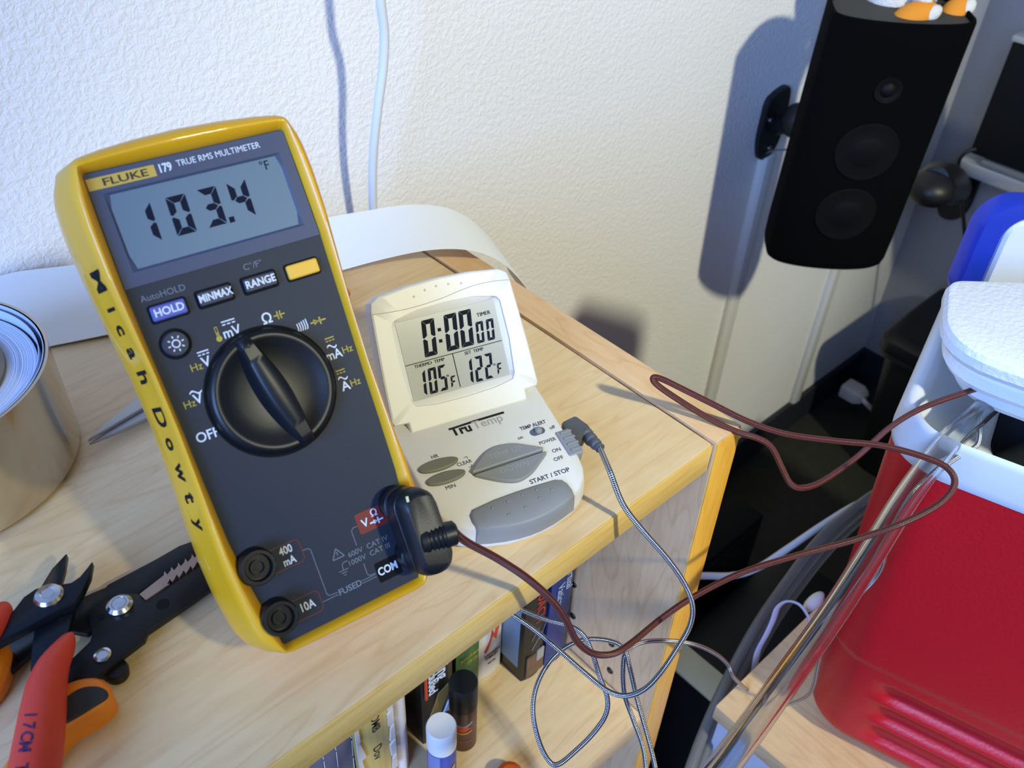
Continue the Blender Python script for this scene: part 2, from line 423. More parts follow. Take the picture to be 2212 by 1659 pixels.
d.add([(.0053, .1396, z), (.0071, .1396, z), (.0072, .1415, z), (.0054, .1415, z)], [(0, 1, 2, 3)])
d.build('display_digits', SEGM, lcd)
text('°F', .0033, SEGM, lcd, .0229, .1549, z, sx=.9)
# brand strip and model text
GOLD = mat('gold_badge', (196, 162, 66), .5)
MB().box(-.0329, -.0118, .1597, .1634, .0008, .00095).build('badge', GOLD, fl)
text('FLUKE', .0024, INK, fl, -.0213, .1614, .0010, sx=1.55, bold=.00004)
text('179', .0028, WINK, fl, -.0087, .1616, .00085, sx=.78, bold=.0001)
text('TRUE RMS MULTIMETER', .0021, WINK, fl, .0094, .1620, .00085, sx=.93)
# buttons
def button(x, y, w, h, m, label=None, bold=.00008, lm=WINK, sx=1.0):
    pl_ = rrect(x - w / 2, x + w / 2, y - h / 2, y + h / 2, .0007, 3)
    MB().prism(rrect(x - w / 2 - .0007, x + w / 2 + .0007, y - h / 2 - .0007, y + h / 2 + .0007, .0010, 3), .0002, .00042).build('button_gap', BLACKM, fl)
    o = MB().prism(pl_, .0002, .0022, .0004).build('button', m, fl, smooth=True, angle=25)
    if label: text(label, .0026, lm, o, x, y, .00224, sx=sx, bold=bold)
NAVY = mat('navy_rubber', (30, 36, 54), .5); VIOLET = mat('violet_rubber', (78, 84, 156), .5); YBUT = mat('yellow_button', (236, 180, 54), .5)
button(-.0232, .1180, .0112, .0049, VIOLET, 'HOLD', sx=.98)
button(-.0078, .1182, .0112, .0049, NAVY, 'MINMAX', sx=.80)
button(.0078, .1182, .0112, .0049, NAVY, 'RANGE', sx=.90)
button(.0234, .1182, .0112, .0049, YBUT)
text('AutoHOLD', .0022, GINK, fl, -.0229, .1236, .00036)
text('C°/F°', .0022, GINK, fl, .0076, .1242, .00036)
MB().lathe([(.0051, .0002), (.0051, .0005), (.0045, .0005)], 32, (-.0249, .1071, 0)).build('button_gap', BLACKM, fl)
bl = MB().lathe([(.0043, .0002), (.0043, .0013), (.0038, .0018), (.0001, .0020)], 32, (-.0249, .1071, 0)).build('backlight_button', NAVY, fl, smooth=True)
sun = MB(); c0 = V((-.0249, .1071, .0021))
sun.loft([[c0 + V((r * math.cos(2 * PI * i / 24), r * math.sin(2 * PI * i / 24), 0)) for i in range(24)] for r in (.0010, .0014)], False, False)
for k in range(8):
    a = 2 * PI * k / 8 + .2; dd = V((math.cos(a), math.sin(a), 0)); nn = V((-dd.y, dd.x, 0)) * .0002
    sun.add([c0 + dd * .0019 - nn, c0 + dd * .0027 - nn, c0 + dd * .0027 + nn, c0 + dd * .0019 + nn], [(0, 1, 2, 3)])
sun.build('sun_symbol', WINK, bl, recalc=False)
# rotary switch
kx, ky = -.0007, .0820
MB().lathe([(.0226, .0002), (.0226, .0006), (.0216, .0006)], 64, (kx, ky, 0)).build('knob_recess', BLACKM, fl)
kn = MB().lathe([(.0217, .0003), (.0217, .0020), (.0213, .0034), (.0204, .0046), (.0192, .0050), (.0180, .0046), (.0160, .0036), (.0120, .0024), (.006, .0019), (.0002, .0018)], 72, (kx, ky, 0)).build('rotary_knob', KNOB, fl, smooth=True)
ang = math.radians(103.5); da = V((math.cos(ang), math.sin(ang), 0)); db = V((-da.y, da.x, 0)); rings = []
for i in range(25):
    t = -1 + 2 * i / 24; L_ = .0205 * t; b_ = .0032 + .0026 * math.cos(t * PI / 2) ** 1.2; h_ = .0092 - .0008 * t * t; c = V((kx, ky, 0)) + da * L_
    if i in (0, 24): h_ -= .0012
    rings.append([c + db * (b_ * s_) + V((0, 0, zz)) for s_, zz in ((1, .0015), (.86, h_ * .55), (.66, h_ * .9), (.5, h_), (-.5, h_), (-.66, h_ * .9), (-.86, h_ * .55), (-1, .0015))])
MB().loft(rings).build('grip_ridge', KNOB, kn, smooth=True, angle=50)
pt = V((kx, ky, 0)) + da * .0178
MB().lathe([(.0008, .0085), (.0007, .0089), (.0003, .0090)], 12, (pt.x, pt.y, 0)).build('pointer_dot', BLACK, kn)
# symbols round the switch
zt = .00036
def bars(x, y, m, w=.0042):
    b = MB(); b.box(x - w / 2, x + w / 2, y + .0006, y + .0010, zt - .0001, zt)
    for i in (-1, 0, 1): b.box(x + i * w * .36 - w * .12, x + i * w * .36 + w * .12, y - .0004, y, zt - .0001, zt)
    b.build('dc_symbol', m, fl)
def tilde(x, y, m, w=.0040):
    b = MB(); n = 12; up_, dn = [], []
    for i in range(n + 1):
        t = i / n; xx = x - w / 2 + w * t; yy = y + .0006 * math.sin(2 * PI * t)
        up_.append((xx, yy + .00028, zt)); dn.append((xx, yy - .00028, zt))
    for i in range(n): b.add([dn[i], dn[i + 1], up_[i + 1], up_[i]], [(0, 1, 2, 3)])
    b.build('ac_symbol', m, fl, recalc=False)
def segs(name, m, lines, w=.0003, par=fl, zz=None):
    b = MB(); zz = zt if zz is None else zz
    for (x0, y0, x1, y1) in lines:
        p = V((x0, y0, zz)) * 1; q = V((x1, y1, zz)); dd = (q - p).normalized(); nn = V((-dd.y, dd.x, 0)) * w
        b.add([p - nn, q - nn, q + nn, p + nn], [(0, 1, 2, 3)])
    return b.build(name, m, par, recalc=False)
text('mV', .0035, WINK, fl, -.0066, .1052, zt, bold=.00005, sx=.92); bars(-.0066, .1084, WINK, .0046)
th_ = MB(); th_.lathe([(.0010, zt - .0001), (.0010, zt)], 14, (-.0112, .1043, 0)); th_.box(-.0117, -.0115, .105, .1082, zt - .0001, zt); th_.box(-.0109, -.0107, .105, .1082, zt - .0001, zt); th_.box(-.0117, -.0107, .1081, .1084, zt - .0001, zt); th_.box(-.0114, -.0110, .105, .1066, zt - .0001, zt)
th_.build('thermometer_symbol', YINK, fl)
text('Ω', .0036, WINK, fl, .0060, .1057, zt, bold=.00006)
segs('capacitor_symbol', YINK, [(.0084, .1058, .0099, .1058), (.0099, .1044, .0099, .1072), (.0110, .1044, .0107, .1058), (.0107, .1058, .0110, .1072), (.0107, .1058, .0124, .1058)], .00022)
bp_ = []
for k in range(5):
    x = .0148 + k * .00085; bp_ += [(x, .0981 + k * .0000, x + .0004, .0990), (x + .0004, .0990, x + .0003, .1009 + k * .0002)]
segs('beeper_symbol', WINK, bp_, .00018)
segs('diode_symbol', YINK, [(.0198, .0996, .0255, .0996), (.0234, .0983, .0234, .1009), (.0217, .0990, .0217, .1002), (.0222, .0992, .0222, .1000), (.0227, .0994, .0227, .0998), (.0213, .0987, .0213, .1005)], .00026)
bars(.0244, .0920, YINK, .0034); tilde(.0243, .0897, WINK, .0036); text('mA', .0034, WINK, fl, .0240, .0866, zt, bold=.00006, sx=.9); text('Hz', .0026, YINK, fl, .0293, .0869, zt)
bars(.0243, .0800, YINK, .0034); tilde(.0243, .0778, WINK, .0036); text('A', .0034, WINK, fl, .0243, .0748, zt, bold=.00006); text('Hz', .0026, YINK, fl, .0281, .0749, zt)
text('V', .0034, WINK, fl, -.0178, .0984, zt, bold=.00006); bars(-.0177, .1013, WINK, .0038); text('Hz', .0026, YINK, fl, -.0213, .0978, zt)
text('V', .0034, WINK, fl, -.0243, .0878, zt, bold=.00006); tilde(-.0243, .0902, WINK); text('Hz', .0026, YINK, fl, -.0274, .0871, zt)
text('OFF', .0034, WINK, fl, -.0256, .0755, zt, bold=.00005, sx=.95)
# input jacks
JACK = mat('jack_black', (15, 15, 16), .35)
def jack(x, y):
    o = MB().lathe([(.0062, -.003), (.0062, .0060), (.0058, .0066), (.0047, .0066), (.0044, .0060), (.0044, .0044), (.0002, .0044)], 40, (x, y, 0), False, True).build('input_jack', JACK, fl, smooth=True, angle=35)
    MB().lathe([(.0026, .0043), (.0026, .0058), (.0021, .0058), (.0021, .0045)], 28, (x, y, 0), False, False).build('inner_sleeve', JACK, o, smooth=True, angle=35)
for x, y in ((-.0262, .0290), (-.0253, .0098), (.0272, .0290), (.0268, .0098)): jack(x, y)
MB().prism(rrect(.0114, .0226, .0228, .0304, .0008, 3), .0002, .00034).build('volt_label', REDINK, fl)
MB().prism(rrect(.0122, .0216, .0034, .0110, .0008, 3), .0002, .00034).build('common_label', BLACKM, fl)
zt = .00042
text('V', .0030, WINK, fl, .0143, .0262, zt, bold=.00006); text('Ω', .0027, WINK, fl, .0185, .0284, zt, bold=.00003)
segs('diode_symbol', WINK, [(.0160, .0253, .0212, .0253), (.0193, .0241, .0193, .0265), (.0177, .0246, .0177, .0260), (.0182, .0248, .0182, .0258), (.0187, .0250, .0187, .0256)], .00027)
text('COM', .0030, WINK, fl, .0166, .0072, zt, bold=.00008, sx=.82)
zt = .00036
def box_line(x0, x1, y0, y1):
    segs('red_outline', REDINK, [(x0, y1, x1 - .001, y1), (x1 - .001, y1, x1, y1 - .001), (x1, y1 - .001, x1, y0 + .001), (x1, y0 + .001, x1 - .001, y0), (x1 - .001, y0, x0, y0), (x0, y0, x0 + .001, (y0 + y1) / 2), (x0 + .001, (y0 + y1) / 2, x0, y1)], .00013)
box_line(-.0210, -.0098, .0230, .0312); box_line(-.0200, -.0096, .0040, .0116)
text('400\nmA', .0029, WINK, fl, -.0150, .0271, zt, bold=.00007, sx=.78); text('10A', .0031, WINK, fl, -.0147, .0078, zt, bold=.00008, sx=.8)
segs('fuse_line', GINK, [(-.0096, .0265, -.0078, .0265), (-.0078, .0265, -.0070, .0256), (-.0070, .0256, -.0070, .0086), (-.0070, .0086, -.0062, .0076), (-.0062, .0076, -.0033, .0075), (-.0092, .0066, -.0033, .0066),
                         (.0062, .0073, .0118, .0073), (.0062, .0064, .0118, .0064), (.0112, .0264, .0095, .0264), (.0095, .0264, .0087, .0256), (.0087, .0256, .0087, .0200), (.0089, .0130, .0089, .0086), (.0089, .0086, .0097, .0078), (.0097, .0078, .0118, .0078)], .00012)
text('FUSED', .0023, GINK, fl, .0015, .0069, zt, bold=.00005)
text('600V  CAT IV', .0020, GINK, fl, .0125, .0179, zt); text('1000V  CAT III', .0020, GINK, fl, .0119, .0150, zt)
segs('warning_triangle', GINK, [(-.0010, .0186, .0034, .0186), (.0034, .0186, .0012, .0222), (.0012, .0222, -.0010, .0186), (.0012, .0196, .0012, .0210)], .00017)
segs('ground_symbol', GINK, [(.0038, .0164, .0022, .0164), (.0022, .0164, .0014, .0156), (.0014, .0156, .0014, .0138), (-.0004, .0138, .0032, .0138), (.0003, .0129, .0025, .0129), (.0009, .0120, .0019, .0120)], .00012)
# owner's name in marker on the left side, tilt stand
side = frame((-.0419, .0, -.0135), (0, -1, 0), (.03, 0, 1), (-1, 0, -.03))
MARK = mat('black_marker', (26, 24, 30), .6)
def sidetext(s, v, h=.0078, x=-.04135):
    text(s, h, MARK, fl, 0, 0, 0, sx=1.0, bold=.00025, name='handwriting', M=frame((-.0445, v * mm, -.0015), (0, -1, 0), (.45, 0, .893), (-.893, 0, .45)), proj=(HOL, V((.893, 0, -.45))))
for ch, v, x in (('M', 133, -.04145), ('i', 123.5, -.0413), ('c', 116.5, -.0411), ('a', 108.5, -.0409), ('h', 100, -.0406), ('D', 86, -.0404), ('o', 76.5, -.0404), ('w', 66.5, -.0405), ('t', 57.5, -.0407), ('y', 48, -.0410)):
    sidetext(ch, v, .0075 if ch in 'MDht' else .0062, x)
stand = MB().loft([[(x, V_ + a * .75, w_ + a * .66) for x, a in ((-.026, -.0016), (.026, -.0016), (.026, .0016), (-.026, .0016))] for V_, w_ in ((.118, -.0395), (.0462, -.1077))])
stand.build('tilt_stand', YEL, fl, bevel=.0008)

# ------------------------------------------------------------------ thermocouple plug and brown lead
PLUG = mat('plug_black', (19, 20, 24), .42, bump=(1200, .15, .0002))
BROWN = braid_mat('brown_glass_braid', (104, 48, 36), (74, 30, 24), 900, .0, .32)
tl = thing('thermocouple_lead', 'black two-pin adapter plug with a long brown thermocouple wire ending in the cooler', 'test lead', frame(FO, FU, FV, FW_))
body = MB()
prof = rrect(.0208, .0338, .0028, .0352, .0058, 6)
def sc_(poly, k, dx=0): 
    cx, cy = .0275, .019
    return [(cx + (x - cx) * k + dx, cy + (y - cy) * k) for x, y in poly]
body.loft([[(x, y, .0058) for x, y in sc_(prof, .96)], [(x, y, .0068) for x, y in prof], [(x, y, .0150) for x, y in sc_(prof, 1, .0006)], [(x, y, .0152) for x, y in sc_(prof, .97, .0006)], [(x, y, .0158) for x, y in sc_(prof, .97, .0006)], [(x, y, .0160) for x, y in sc_(prof, 1, .0008)], [(x, y, .0195) for x, y in sc_(prof, .95, .0015)], [(x, y, .0212) for x, y in sc_(prof, .82, .002)]])
body.build('plug_body', PLUG, tl, smooth=True, angle=40)
for y in (.029, .0098):
    MB().lathe([(.0064, .0053), (.0068, .0058), (.0068, .0085), (.006, .009)], 32, (.0270, y, 0)).build('collar', PLUG, tl, smooth=True, angle=35)
    MB().lathe([(.0021, -.0050), (.0021, .0055)], 16, (.0270, y, 0)).build('pin', STEEL, tl, smooth=True, angle=35)
segs('minus_mark', mat('pale_mark', (208, 214, 160), .6), [(.0250, .0322, .0252, .0342)], .0005, tl, .0214)
rel = MB(); ax0 = V((.0255, .0165, .0180)); axd = V((1, -.14, .16)).normalized()
pr = [(.0045, 0), (.0048, .002)]
for k in range(4): pr += [(.0048, .0025 + k * .0016), (.0042, .0030 + k * .0016), (.0042, .0036 + k * .0016), (.0047, .0040 + k * .0016)]
pr += [(.0046, .0098), (.0044, .0126), (.0034, .0134)]
q = axd.to_track_quat('Z', 'Y').to_matrix()
rel.loft([[ax0 + q @ V((r * math.cos(2 * PI * i / 24), r * math.sin(2 * PI * i / 24), t)) for i in range(24)] for r, t in pr])
rel.build('strain_relief', PLUG, tl, smooth=True, angle=30)
wm = frame(FO, FU, FV, FW_); wi = wm.inverted()
exitp = wm @ (ax0 + axd * .0128)
bw = [exitp, W(1010, 1172, 'd', .326), W(1075, 1207, 'd', .336), W(1140, 1250, 'd', .346), W(1195, 1300, 'd', .358), W(1225, 1345, 'd', .371), W(1247, 1386, 'd', .386), W(1282, 1412, 'd', .400), W(1325, 1412, 'd', .412), W(1365, 1388, 'd', .422),
      W(1430, 1335, 'd', .438), W(1500, 1288, 'd', .444), W(1600, 1238, 'd', .446), W(1720, 1200, 'd', .442), W(1850, 1165, 'd', .430), W(1950, 1130, 'd', .418), W(2030, 1088, 'd', .412), W(2062, 1045, 'd', .412), W(2045, 1010, 'd', .416), W(1990, 985, 'd', .420),
      W(1900, 962, 'd', .425), W(1800, 952, 'd', .432), W(1700, 938, 'd', .436), W(1620, 912, 'd', .438), W(1540, 873, 'd', .437), W(1470, 838, 'd', .434), W(1428, 818, 'd', .433), W(1411, 816, 'd', .433), W(1418, 830, 'd', .434), W(1460, 860, 'd', .440), W(1530, 903, 'd', .443), W(1590, 932, 'd', .441),
      W(1640, 948, 'd', .438), W(1668, 968, 'd', .438), W(1690, 1012, 'd', .440), W(1708, 1045, 'd', .442), W(1732, 1054, 'd', .446), W(1775, 1040, 'd', .452), W(1850, 988, 'd', .462), W(1920, 925, 'd', .470), W(1985, 885, 'd', .472), W(2060, 856, 'd', .474), W(2130, 836, 'd', .492), W(2152, 850, 'd', .512), W(2156, 880, 'd', .54)]
mb = MB().tube([wi @ p for p in spline(bw, 10)], .00155, 10); mb.build('wire', BROWN, tl, smooth=True, angle=80)

# ------------------------------------------------------------------ flip-up thermometer timer
TO = V((-.1133, .0724, .022)); TP = -.2817; TT = .5976
TU = V((math.cos(TP), math.sin(TP), 0)); TB_ = V((-math.sin(TP), math.cos(TP), 0)); Zv = V((0, 0, 1))
BE = math.radians(8)
BV = TB_ * math.cos(BE) + Zv * math.sin(BE); BW = TU.cross(BV)
LVv = Zv * math.cos(TT) + TB_ * math.sin(TT); LWv = TU.cross(LVv)
tt = thing('thermometer_timer', 'white flip-up digital thermometer timer with grey buttons, standing right of the multimeter', 'thermometer', frame(TO, TU, BV, BW))
IV = mat('ivory_plastic', (226, 224, 216), .42, bump=(1400, .06, .0002))
GR = mat('grey_buttons', (140, 141, 140), .5); OL = mat('olive_grey_buttons', (116, 114, 98), .5)
LCD2 = mat('lcd_silver', (176, 178, 172), .2); TINK = mat('navy_print', (66, 72, 92), .6)
sb, cb = math.sin(BE), math.cos(BE)
def base_low(x, y, zw=.0012): return (x, y, (zw - .022 - y * sb) / cb)
base_c = [(0, -61.2), (10, -60.4), (20, -57.6), (27, -54), (32, -49.4), (34.4, -44.5), (35.6, -38), (36.4, -20), (36.8, 0), (36.8, 8), (35, 12), (0, 12)]
BO = symm(base_c)
def bscale(k, dz=0): return [(x * k, -.024 + (y + .024) * k) for x, y in BO]
mb = MB().loft([[base_low(x, y) for x, y in bscale(1.0)], [base_low(x, y, .0030) for x, y in bscale(1.035)], [base_low(x, y, .0055) for x, y in bscale(1.03)], [(x, y, -.0030) for x, y in bscale(1.005)], [(x, y, -.0008) for x, y in bscale(.99)], [(x, y, 0) for x, y in bscale(.965)]])
mb.build('base_housing', IV, tt, smooth=True, angle=50)
# hinged display lid
R_l = frame((0, 0, 0), (1, 0, 0), (0, BV.dot(LVv), BW.dot(LVv)), (0, BV.dot(LWv), BW.dot(LWv)))
lid_c = [(0, -.2), (28.9, -.2), (29.1, 4.6), (35.3, 5.0), (36.2, 7), (35.6, 25), (34.4, 45), (33.6, 56), (32.6, 59.6), (29, 61.8), (15, 63.6), (0, 64.2)]
LO = symm(lid_c); lcn = (0, .031)
bz_c = [(0, 9.3), (14, 9.7), (23.6, 11.2), (25.3, 13.4), (26.6, 30), (26.1, 47.5), (24.6, 50), (14, 52.2), (0, 52.8)]
BZ = symm(bz_c); LR = [(-.0237, .0132), (.0237, .0132), (.0237, .0488), (-.0237, .0488)]
an2 = angles(lcn, [LO, LR], 100)
a0 = cast(LO, lcn, an2); a1 = cast(BZ, lcn, an2); a2 = cast(LR, lcn, an2)
def lk(P_, k): return [(x * k, lcn[1] + (y - lcn[1]) * k) for x, y in P_]
def L3(P_, z_): return [R_l @ V((x, y, z_)) for x, y in P_]
lid = MB().loft([L3(lk(a0, .94), -.0125), L3(lk(a0, .985), -.0115), L3(a0, -.009), L3(a0, -.0018), L3(lk(a0, .99), -.0005), L3(lk(a0, .97), 0), L3(lk(a1, 1.006), 0), L3(a1, -.0009), L3(lk(a2, 1.015), -.0021), L3(a2, -.0024)], True, True)
lid_o = lid.build('display_lid', IV, tt, smooth=True, angle=35)
t2 = thing('tmp', 'x', 'x'); bpy.data.objects.remove(t2)
def LT(z_=0): return R_l @ Matrix.Translation((0, 0, z_))
dsp = MB().loft([L3(LR, -.0023), L3(LR, -.0021)]).build('display', LCD2, lid_o)
zz = -.0019
dd_ = MB()
for ch, x, y, w, h, t in (('0', -14.0, 30.9, 6.0, 16.2, 2.0), ('0', -3.3, 30.9, 6.0, 16.2, 2.0), ('0', 3.9, 30.9, 6.0, 16.2, 2.0), ('0', 11.6, 30.9, 3.6, 9.6, 1.2), ('0', 16.8, 30.9, 3.6, 9.6, 1.2),
                          ('1', -20.4, 14.4, 3.4, 11.4, 1.25), ('0', -15.6, 14.4, 3.8, 11.4, 1.25), ('5', -10.8, 14.4, 3.8, 11.4, 1.25), ('F', -5.2, 14.6, 2.5, 5.2, .8),
                          ('1', 2.2, 14.0, 3.4, 11.4, 1.25), ('2', 6.9, 14.0, 3.8, 11.4, 1.25), ('2', 11.8, 14.0, 3.8, 11.4, 1.25), ('F', 17.9, 14.6, 2.5, 5.2, .8)):
    seven(dd_, ch, x * mm, y * mm, w * mm, h * mm, t * mm, zz, .13, .00014)
for x, y in ((-5.3, 40.6), (-5.9, 35.6)): dd_.box(x * mm, (x + 1.5) * mm, y * mm, (y + 1.5) * mm, zz - .0001, zz)
for x0, x1, y0, y1 in ((-23.6, 23.4, 29.35, 29.65), (-1.25, -.95, 14.0, 29.5)): dd_.box(x0 * mm, x1 * mm, y0 * mm, y1 * mm, zz - .0001, zz)
dd_.v = [R_l @ p for p in dd_.v]; dd_.build('display_digits', SEGM, dsp, recalc=False)
def ltext(s, h, m, x, y, z_=zz, par=None, **k): text(s, h, m, par or dsp, 0, 0, 0, M=R_l @ Matrix.Translation((x * mm, y * mm, z_)), **k)
ltext('TIMER', .0018, SEGM, 17.6, 43.4); ltext('THERMO  TEMP', .0015, SEGM, -12.6, 28.0); ltext('SET  TEMP', .0015, SEGM, 9.1, 28.0); ltext('°', .0026, SEGM, -5.7, 19.4); ltext('°', .0026, SEGM, 17.3, 18.6)
# wavy seam and five grip dots on the lid's top band
b = MB(); n = 40; prev = None
for i in range(n):
    def sp(t): return (-33.9 + 67.6 * t, 55.0 + 2.0 * math.sin((t - .52) * PI * 1.9) * (1 if t > .5 else .6))
    p, q_ = sp(i / n), sp((i + 1) / n)
    b.add([R_l @ V((p[0] * mm, (p[1] - .14) * mm, .00005)), R_l @ V((q_[0] * mm, (q_[1] - .14) * mm, .00005)), R_l @ V((q_[0] * mm, (q_[1] + .14) * mm, .00005)), R_l @ V((p[0] * mm, (p[1] + .14) * mm, .00005))], [(0, 1, 2, 3)])
b.build('seam', mat('seam_grey', (168, 162, 150), .7), lid_o, recalc=False)
for x, y in ((-13, 58.3), (-7.5, 60), (-2, 60.6), (3.8, 60.2), (9.8, 59.2)):
    MB().ball(R_l @ V((x * mm, y * mm, 0)), .0006, 10, 6).build('grip_dot', IV, lid_o, smooth=True)
# base keys and print
def key(name, poly, m, h=.0016, ch=.0005): return MB().prism(ccw([(x * mm, y * mm) for x, y in poly]), -.0006, h, ch).build(name, m, tt, smooth=True, angle=28)
upk = [p.to_tuple() for p in spline([(-13.2, -29.7, 0), (-9, -26.2, 0), (-3, -22.4, 0), (3, -20.9, 0), (10, -22.0, 0), (17, -26.0, 0), (21.6, -29.0, 0)], 5)]
k1 = key('up_key', [(x, y) for x, y, _ in upk] + [(21.2, -30.3), (-12.8, -30.6)], GR, .0022)
dnk = [p.to_tuple() for p in spline([(-12.4, -32.0, 0), (-8, -35.4, 0), (-2, -39.4, 0), (4, -41.4, 0), (11, -39.6, 0), (17, -35.8, 0), (21.8, -32.4, 0)], 5)]
k2 = key('down_key', [(x, y) for x, y, _ in dnk] + [(21.6, -31.4), (-12.0, -31.6)], GR, .0022)
EMB = mat('embossed_grey', (156, 157, 155), .5)
text('TEMP UP', .0030, EMB, k1, .0045, -.0262, .00222); text('DOWN', .0030, EMB, k2, .0048, -.0346, .00222)
ell = lambda cx, cy, a, b_, r: [(cx + a * math.cos(2 * PI * i / 32) * math.cos(r) - b_ * math.sin(2 * PI * i / 32) * math.sin(r), cy + a * math.cos(2 * PI * i / 32) * math.sin(r) + b_ * math.sin(2 * PI * i / 32) * math.cos(r)) for i in range(32)]
key('hour_key', ell(-24.6, -20.6, 9.1, 2.9, 0), OL); key('minute_key', ell(-24.2, -28.0, 8.9, 2.8, 0), OL)
ss = [(-20.5, -47.2), (-10, -46.0), (0, -45.7), (10, -45.8), (19, -46.2), (21.6, -47.4), (22.9, -50.0), (23.2, -53.6), (22.6, -57.2)] + [(x, -61.9 + .0098 * x * x * 1.0) for x in (17, 11, 5, 0, -5, -11, -17)] + [(-22.2, -57.2), (-23.0, -53), (-22.6, -49.4)]
ssk = MB(); SP = ccw([(x * mm, y * mm) for x, y in ss])
ssi = inset(SP, .0012); sso = inset(SP, -.0009)
ssk.loft([[base_low(x, y, .0052) for x, y in sso], [(x, y, -.0035) for x, y in inset(SP, -.0004)], [(x, y, .0006) for x, y in SP], [(x, y, .0016) for x, y in ssi]])
ss_o = ssk.build('start_stop_key', GR, tt, smooth=True, angle=45)
for x, y in ((-13, -50.2), (-5.5, -49.6), (1.6, -49), (8.6, -48.6), (14.6, -51), (7.8, -53), (0, -55), (-8, -55.6)):
    MB().ball((x * mm, y * mm, .0016), .0006, 10, 6).build('grip_dot', GR, ss_o, smooth=True)
zb = .0001
def btext(s, h, x, y, **k): text(s, h, TINK, tt, x * mm, y * mm, zb, **k)
btext('TEMP ALERT', .0020, 24.0, -15.0, sx=.86, bold=.00003); btext('on', .0019, 15.4, -19.4); btext('off', .0019, 31.6, -19.3); btext('POWER', .0019, 26.0, -25.6, sx=.92); btext('ON', .0020, 27.3, -31.7); btext('OFF', .0020, 26.0, -36.2)
btext('START / STOP', .0023, 18.0, -43.2, bold=.00003); btext('HR', .0019, -24.2, -15.4); btext('MIN', .0019, -24.1, -32.8); btext('CLEAR', .0019, -12.6 - 1.0, -23.3, sx=.9)
segs('clear_bracket', TINK, [(-.0128, -.0205, -.0112, -.0205), (-.0112, -.0205, -.0112, -.0216), (-.0128, -.0262, -.0112, -.0262), (-.0112, -.0262, -.0112, -.0251)], .00014, tt, zb)
NB = mat('black_print', (24, 22, 24), .6)
text('Tru', .0048, NB, tt, -.0075, -.0058, zb, bold=.00022, sx=1.0, name='brand_lettering')
text('Temp', .0046, mat('outline_grey', (168, 166, 162), .6), tt, .0057, -.0057, zb, bold=.00002, name='brand_lettering')
MB().prism(ccw([(-.0119, -.0031), (.0002, -.0026), (.0150, -.0026), (.0150, -.0038), (-.0002, -.0038), (-.0119, -.0041)]), zb - .0001, zb).build('brand_bar', NB, tt)
MB().prism(rrect(.0206, .0279, -.0209, -.0171, .0019, 5), .0, .0002).build('alert_slot', mat('slot_shade', (92, 96, 112), .5), tt)
MB().ball((.0247, -.0190, .0006), .0018, 16, 10).build('alert_switch', GR, tt, smooth=True)
pw = MB().prism(rrect(.0312, .0383, -.0370, -.0226, .0008, 3), -.006, .0007, .0004).build('power_slider', GR, tt, smooth=True, angle=30)
for k in range(4): MB().box(.0330, .0386, (-.0352 + k * .0034), (-.0340 + k * .0034), .0006, .0013).build('slider_rib', GR, pw, bevel=.0003)

# probe plug and braided cable
pc = thing('probe_cable', 'silver braided probe cable looping off the shelf front into the cooler, grey angled plug', 'cable')
PG = mat('plug_grey', (86, 88, 94), .5)
pb = MB()
pz = .013
blk = [W(1212, 912, 'z', pz), W(1243, 897, 'z', pz), W(1272, 918, 'z', pz), W(1258, 944, 'z', pz), W(1228, 945, 'z', pz)]
pp = ccw([(p.x, p.y) for p in blk]); pb.prism(pp, .004, .0135).build('angled_plug', PG, pc, bevel=.0014)
tm = frame(TO, TU, BV, BW)
j0 = tm @ V((.0355, -.0170, -.010)); j1 = (blk[0] + blk[4]) / 2; j1.z = .0095
MB().tube([j0, j1 + (j1 - j0).normalized() * .004], .0028, 14).build('jack_pin', STEEL, pc, smooth=True)
ra, rb = W(1256, 930, 'z', .0095), W(1296, 968, 'z', .0125)
rl = MB(); npt = 25; pts = [ra.lerp(rb, i / (npt - 1)) for i in range(npt)]
rl.tube(pts, [(.0040 - .0016 * i / npt) * (1 if (i // 3) % 2 == 0 else .80) for i in range(npt)], 16).build('strain_relief', PG, pc, smooth=True, angle=30)
SILV = braid_mat('steel_braid', (226, 226, 228), (52, 52, 60), 620, .85, .30)
yb = -.030
